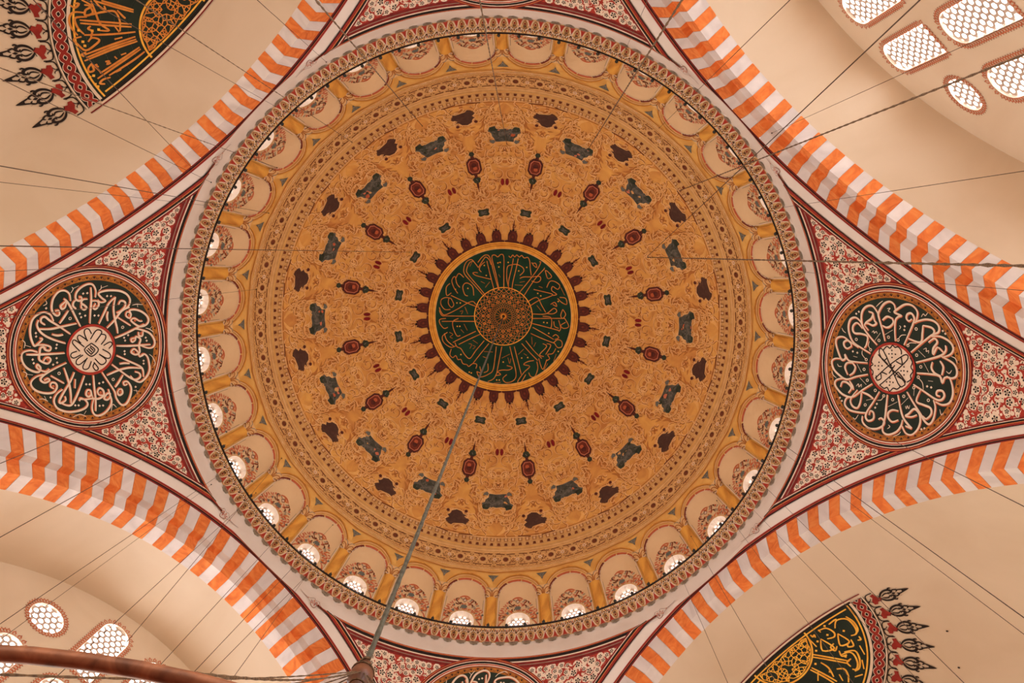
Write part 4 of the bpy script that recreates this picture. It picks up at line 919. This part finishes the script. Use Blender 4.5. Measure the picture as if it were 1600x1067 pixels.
for k in (1,3):
    ch=wchart(k); mb=MB()
    O=[ell(radians(-78+156*i/144.),2.19) for i in range(145)]
    region(mb,ch,[(x,y) for x,y in O],[w[1] for w in WLIST],1.2,'cream_vault',0)
    put('wall_'+('near' if k==1 else 'far'), mb, None, 0, kind='structure', label='cream end wall pierced by tracery windows, '+('lower left' if k==1 else 'upper right'), category='wall')
    for nm,O_,s,zz in WLIST:
        dep=-.16; zc=sum(p[1] for p in O_)/len(O_); sc=sum(p[0] for p in O_)/len(O_)
        n_=len(O_)
        r=MB(); r.add([ch(x,y,0) for x,y in O_]+[ch(sc+(x-sc)*.94,zc+(y-zc)*.96,dep) for x,y in O_],[(i,(i+1)%n_,n_+(i+1)%n_,n_+i) for i in range(n_)],'reveal_plaster')
        side='centre' if abs(s)<.1 else ('nearer the left end' if s>0 else 'nearer the right end')
        o=put('window_%d'%wn, r, None, 0, kind='structure', label=nm+', '+side+(' at %.0f steps from the middle'%(abs(s)/2.2) if 0 else '')+(', lower left wall' if k==1 else ', upper right wall'), category='window'); wn+=1
        l=MB(); hexes(l,ch,[(sc+(x-sc)*.95,zc+(y-zc)*.97) for x,y in O_],.28,.10,'lattice_stone',dep+.08,dep+.02)
        put('lattice', l, o, kind='stuff')
        g=MB(); poly(g,ch,O_,'window_glow_wall',dep); put('pane', g, o)
        p=MB(); pts_=[]
        for i in range(n_):
            a=O_[i]; b=O_[(i+1)%n_]; d_=hypot(b[0]-a[0],b[1]-a[1]); q=max(1,round(d_/.13))
            pts_ += [(a[0]+(b[0]-a[0])*j/q,a[1]+(b[1]-a[1])*j/q) for j in range(q)]
        for i,(x,y) in enumerate(pts_):
            a=pts_[i-1]; b=pts_[(i+1)%len(pts_)]; tx,ty=b[0]-a[0],b[1]-a[1]; l_=hypot(tx,ty) or 1; tx/=l_; ty/=l_; nx,ny=ty,-tx
            if (x+nx*.1-sc)**2+(y+ny*.1-zc)**2<(x-sc)**2+(y-zc)**2: nx,ny=-nx,-ny
            q=lambda u,v:(x+tx*u+nx*v,y+ty*u+ny*v)
            ribbon(p,ch,[q(-.05,.04),q(-.075,.11),q(-.01,.17),q(.05,.12),q(.02,.07)],.034,'coral',.02,n=2)
            ribbon(p,ch,[q(-.08,.025),q(.08,.025)],.025,'salmon',.016,sm=False); disc(p,ch,*q(.0,.2),.022,'rust',.02,4)
        put('painted_border', p, o)
CABLES=[(-7.66,-9.29,45.09,-4.89,-8.34,13.00,0.010,'r','dark twisted rope over the upper left half dome ending among the dome arches'),
(-9.41,-9.94,38.00,-4.58,-7.69,13.00,0.006,'w','thin wire crossing the upper left arch, below the twisted rope'),
(-12.16,-7.14,35.82,-4.60,-7.13,13.00,0.007,'w','dark wire passing the lower tip of the upper left calligraphy half disc'),
(-10.76,-7.74,42.60,-6.00,-6.82,13.00,0.009,'r','twisted rope from left frame edge past the half disc tip to the dome'),
(-11.98,-6.67,37.37,-6.00,-6.75,13.00,0.007,'w','thin wire just under the twisted rope at the lower tip of the half disc'),
(-11.54,-5.60,43.71,-6.08,-5.44,13.00,0.009,'w','dark wire rising from the left edge to the left upper dome rim'),
(-12.09,-5.69,38.33,-6.09,-5.19,13.00,0.005,'w','very thin wire just below the dark wire at the upper left'),
(-5.42,-3.71,50.08,-6.14,-4.28,13.00,0.010,'w','long level wire from the left edge far into the dome, above the left roundel'),
(-13.36,-3.25,40.76,-6.17,-3.90,13.00,0.005,'w','thin level wire over the top of the left roundel'),
(-12.41,-1.75,44.23,-6.21,-3.22,13.00,0.006,'w','thin wire slanting across the left calligraphy roundel'),
(-7.13,-11.72,37.63,-2.37,-7.86,13.00,0.006,'w','short thin wire across the upper left arch near the frame top'),
(-4.25,-10.32,46.39,-1.61,-7.98,13.00,0.015,'r','thick rope from the frame top left of centre into the dome'),
(0.12,-9.66,47.98,0.80,-8.08,13.00,0.012,'r','rope from the frame top centre down to a slate cartouche'),
(4.49,-9.42,47.16,3.81,-8.12,13.00,0.018,'r','thick rope from the frame top right of centre crossing the cornice'),
(7.70,-10.11,43.95,5.38,-8.14,13.00,0.007,'w','thin wire crossing the upper right arch near its top'),
(5.36,-12.57,38.16,3.25,-8.03,13.00,0.005,'w','short thin wire across the upper right pinch near the frame top'),
(8.02,-3.80,48.59,7.04,-8.16,13.00,0.012,'w','dark wire from the upper right windows deep into the dome'),
(10.71,-8.79,34.82,8.37,-7.69,13.00,0.006,'w','thin pale wire fanning between the two heavier lines at upper right'),
(9.14,-7.22,45.72,8.42,-7.22,13.00,0.019,'r','thick knotted rope crossing the small round upper right window'),
(11.95,-6.08,38.31,8.57,-5.63,13.00,0.006,'w','thin wire reaching the right frame edge well above the heavy rope'),
(8.02,-3.73,48.62,8.70,-4.31,13.00,0.021,'r','heavy pale rope running level from dome to the right frame edge'),
(12.67,-3.45,38.37,8.74,-3.95,13.00,0.005,'w','thin wire just below the heavy level rope at right'),
(-13.12,2.07,38.34,-6.33,-0.99,13.00,0.007,'w','thin wire crossing the lower part of the left roundel'),
(-13.32,4.22,41.06,-6.40,0.18,13.00,0.008,'w','wire crossing below the left roundel and the lower left arch'),
(-12.00,6.11,38.21,-6.48,1.56,13.00,0.007,'w','wire descending over the lower left arch to the left frame edge'),
(-12.14,6.36,37.05,-6.50,1.84,13.00,0.005,'w','fainter wire running beside and below another over the lower left vault'),
(-11.19,7.63,40.06,-4.50,1.35,13.00,0.006,'w','fine wire over the lower left vault toward the tall arched window'),
(-10.97,6.84,43.47,-4.62,2.06,13.00,0.006,'w','fine wire slanting close to the tall window head at lower left'),
(-9.46,9.05,42.69,-3.97,2.14,13.00,0.006,'w','fine wire over the middle of the lower left arch'),
(-8.25,10.15,43.06,-3.21,1.92,13.00,0.006,'w','fine wire over the lower left arch, nearer the bottom edge'),
(-8.30,10.85,38.11,-3.60,2.59,13.00,0.007,'w','wire over the lowest stretch of the lower left arch'),
(-8.31,10.87,38.01,-2.84,2.32,13.00,0.006,'w','twin wire beside the lowest wire on the lower left arch'),
(14.19,2.16,35.45,9.05,-0.76,13.00,0.008,'w','wire leaving the right roundel edge for the right frame edge'),
(12.93,4.20,38.20,9.22,0.97,13.00,0.010,'w','dark wire from dome rim across lower right arch to the right frame edge'),
(12.67,4.36,38.25,9.24,1.23,13.00,0.006,'w','fainter wire running just below the dark one at lower right'),
(11.83,5.76,38.51,8.53,2.16,13.00,0.007,'w','thin wire crossing the black crest tips of the lower right half dome'),
(11.51,7.11,41.73,7.90,2.18,13.00,0.005,'w','thin wire over the lower right arch ending above the crest'),
(10.94,7.92,41.80,6.82,2.22,13.00,0.005,'w','thin wire reaching the top edge of the lower right half disc'),
(9.58,9.42,40.82,5.64,2.26,13.00,0.006,'w','thin wire over the lower end of the lower right arch'),
(8.75,10.50,41.06,4.87,2.29,13.00,0.005,'w','thin wire over the lower right arch nearest the bottom frame edge')]
for (x0,y0,z0,x1,y1,z1,r,kind,lab) in CABLES:
    q=(z0-5.0)/(z0-z1); x1=x0+(x1-x0)*q; y1=y0+(y1-y0)*q; z1=5.0
    L_=sqrt((x1-x0)**2+(y1-y0)**2+(z1-z0)**2); n=max(8,int(L_/(.22 if kind=='r' else 2.5)))
    P=[(x0+(x1-x0)*i/n, y0+(y1-y0)*i/n, z0+(z1-z0)*i/n-(.25 if kind=='r' else .1)*sin(pi*i/n)) for i in range(n+1)]
    rr=random.Random(int(abs(x0*100)))
    R_=[r*(1+(.3 if i%2 else -.25)+(.5 if rr.random()<.04 else 0)) for i in range(n+1)] if kind=='r' else r
    mb=MB(); tube(mb,P,R_,'hemp_rope' if kind=='r' else 'dark_wire',5)
    o=put('rope' if kind=='r' else 'wire', mb, None, 0, label=lab, category='rope' if kind=='r' else 'wire')
    hk=MB(); ball(hk,(x0,y0,z0),max(.03,r*1.6),'iron',6,4); put('hook',hk,o)
# ================================================================ main cable and chandelier
HUB=9.7
mb=MB(); zt=H+DC-.02; n=180; P=[(0,0,HUB+.35+(zt-HUB-.35)*i/n) for i in range(n+1)]
tube(mb,P,[.031*(1+(.12 if i%2 else -.1)) for i in range(n+1)],'steel_cable',8)
o=put('main_cable', mb, label='thick grey steel cable dropping from the dome centre to the brown wooden hub', category='cable')
mb=MB(); tube(mb,[(0,0,zt-.02),(0,0,zt-.25)],.06,'iron',8); put('ceiling_hook',mb,o)
CH=bpy.data.objects.new('chandelier',None); COL.objects.link(CH); CH.location=(0,0,4.0)
CH['label']='large ring chandelier, a brown metal pipe hung on ropes from a wooden hub, lower left'; CH['category']='chandelier'
def chp(name,mb,**k):
    o=put(name,mb,CH,0,**k); o.matrix_parent_inverse=Matrix.Translation((0,0,-4.0)); return o
mb=MB(); RR=3.22; n=120
tube(mb,[(RR*cos(2*pi*j/n),RR*sin(2*pi*j/n),4.0) for j in range(n)],.027,'copper_pipe',12,True)
chp('ring_pipe',mb.mesh('ring_pipe',True))
mb=MB()
prof=[(HUB+.36,.03),(HUB+.33,.06),(HUB+.24,.08),(HUB+.17,.11),(HUB+.05,.13),(HUB-.06,.12),(HUB-.12,.08),(HUB-.2,.085),(HUB-.26,.04)]
tube(mb,[(0,0,z) for z,_ in prof],[r for _,r in prof],'brown_wood',16)
HB=chp('hub',mb.mesh('hub',True))
for z,q in ((HUB+.17,.115),(HUB-.12,.085)):
    mb=MB(); tube(mb,[(q*cos(2*pi*j/16),q*sin(2*pi*j/16),z) for j in range(16)],.011,'hemp_rope',5,True); put('binding_cord',mb,HB)
mb=MB(); P=[(.07*cos(i*.9),.07*sin(i*.9),HUB+.1+.02*i) for i in range(14)]; tube(mb,P,.018,'hemp_rope',5); put('rope_wrapping',mb,HB)
for j in range(18):
    a=radians(-81.6+20*j); c,s=cos(a),sin(a); n=60
    mb=MB(); P=[(.11*c+(RR-.11)*c*i/n,.11*s+(RR-.11)*s*i/n,HUB-.02+(4.03-HUB)*i/n-.12*sin(pi*i/n)) for i in range(n+1)]
    tube(mb,P,[.0062*(1.25 if i%2 else .8) for i in range(n+1)],'hemp_rope',5); chp('suspension_rope',mb)
for j in range(12):
    a=radians(-97.5+30*j); c,s=cos(a),sin(a)
    mb=MB(); tube(mb,[((RR-.03)*c,(RR-.03)*s,4.0),(RR*c,RR*s,4.03),((RR+.03)*c,(RR+.03)*s,4.0),(RR*c,RR*s,3.97)],.008,'iron',5,True)
    tube(mb,[(RR*c,RR*s,3.97),(RR*c*1.02,RR*s*1.02,3.90),(RR*c*1.05,RR*s*1.05,3.84)],[.012,.014,.006],'iron',6); chp('clamp',mb)
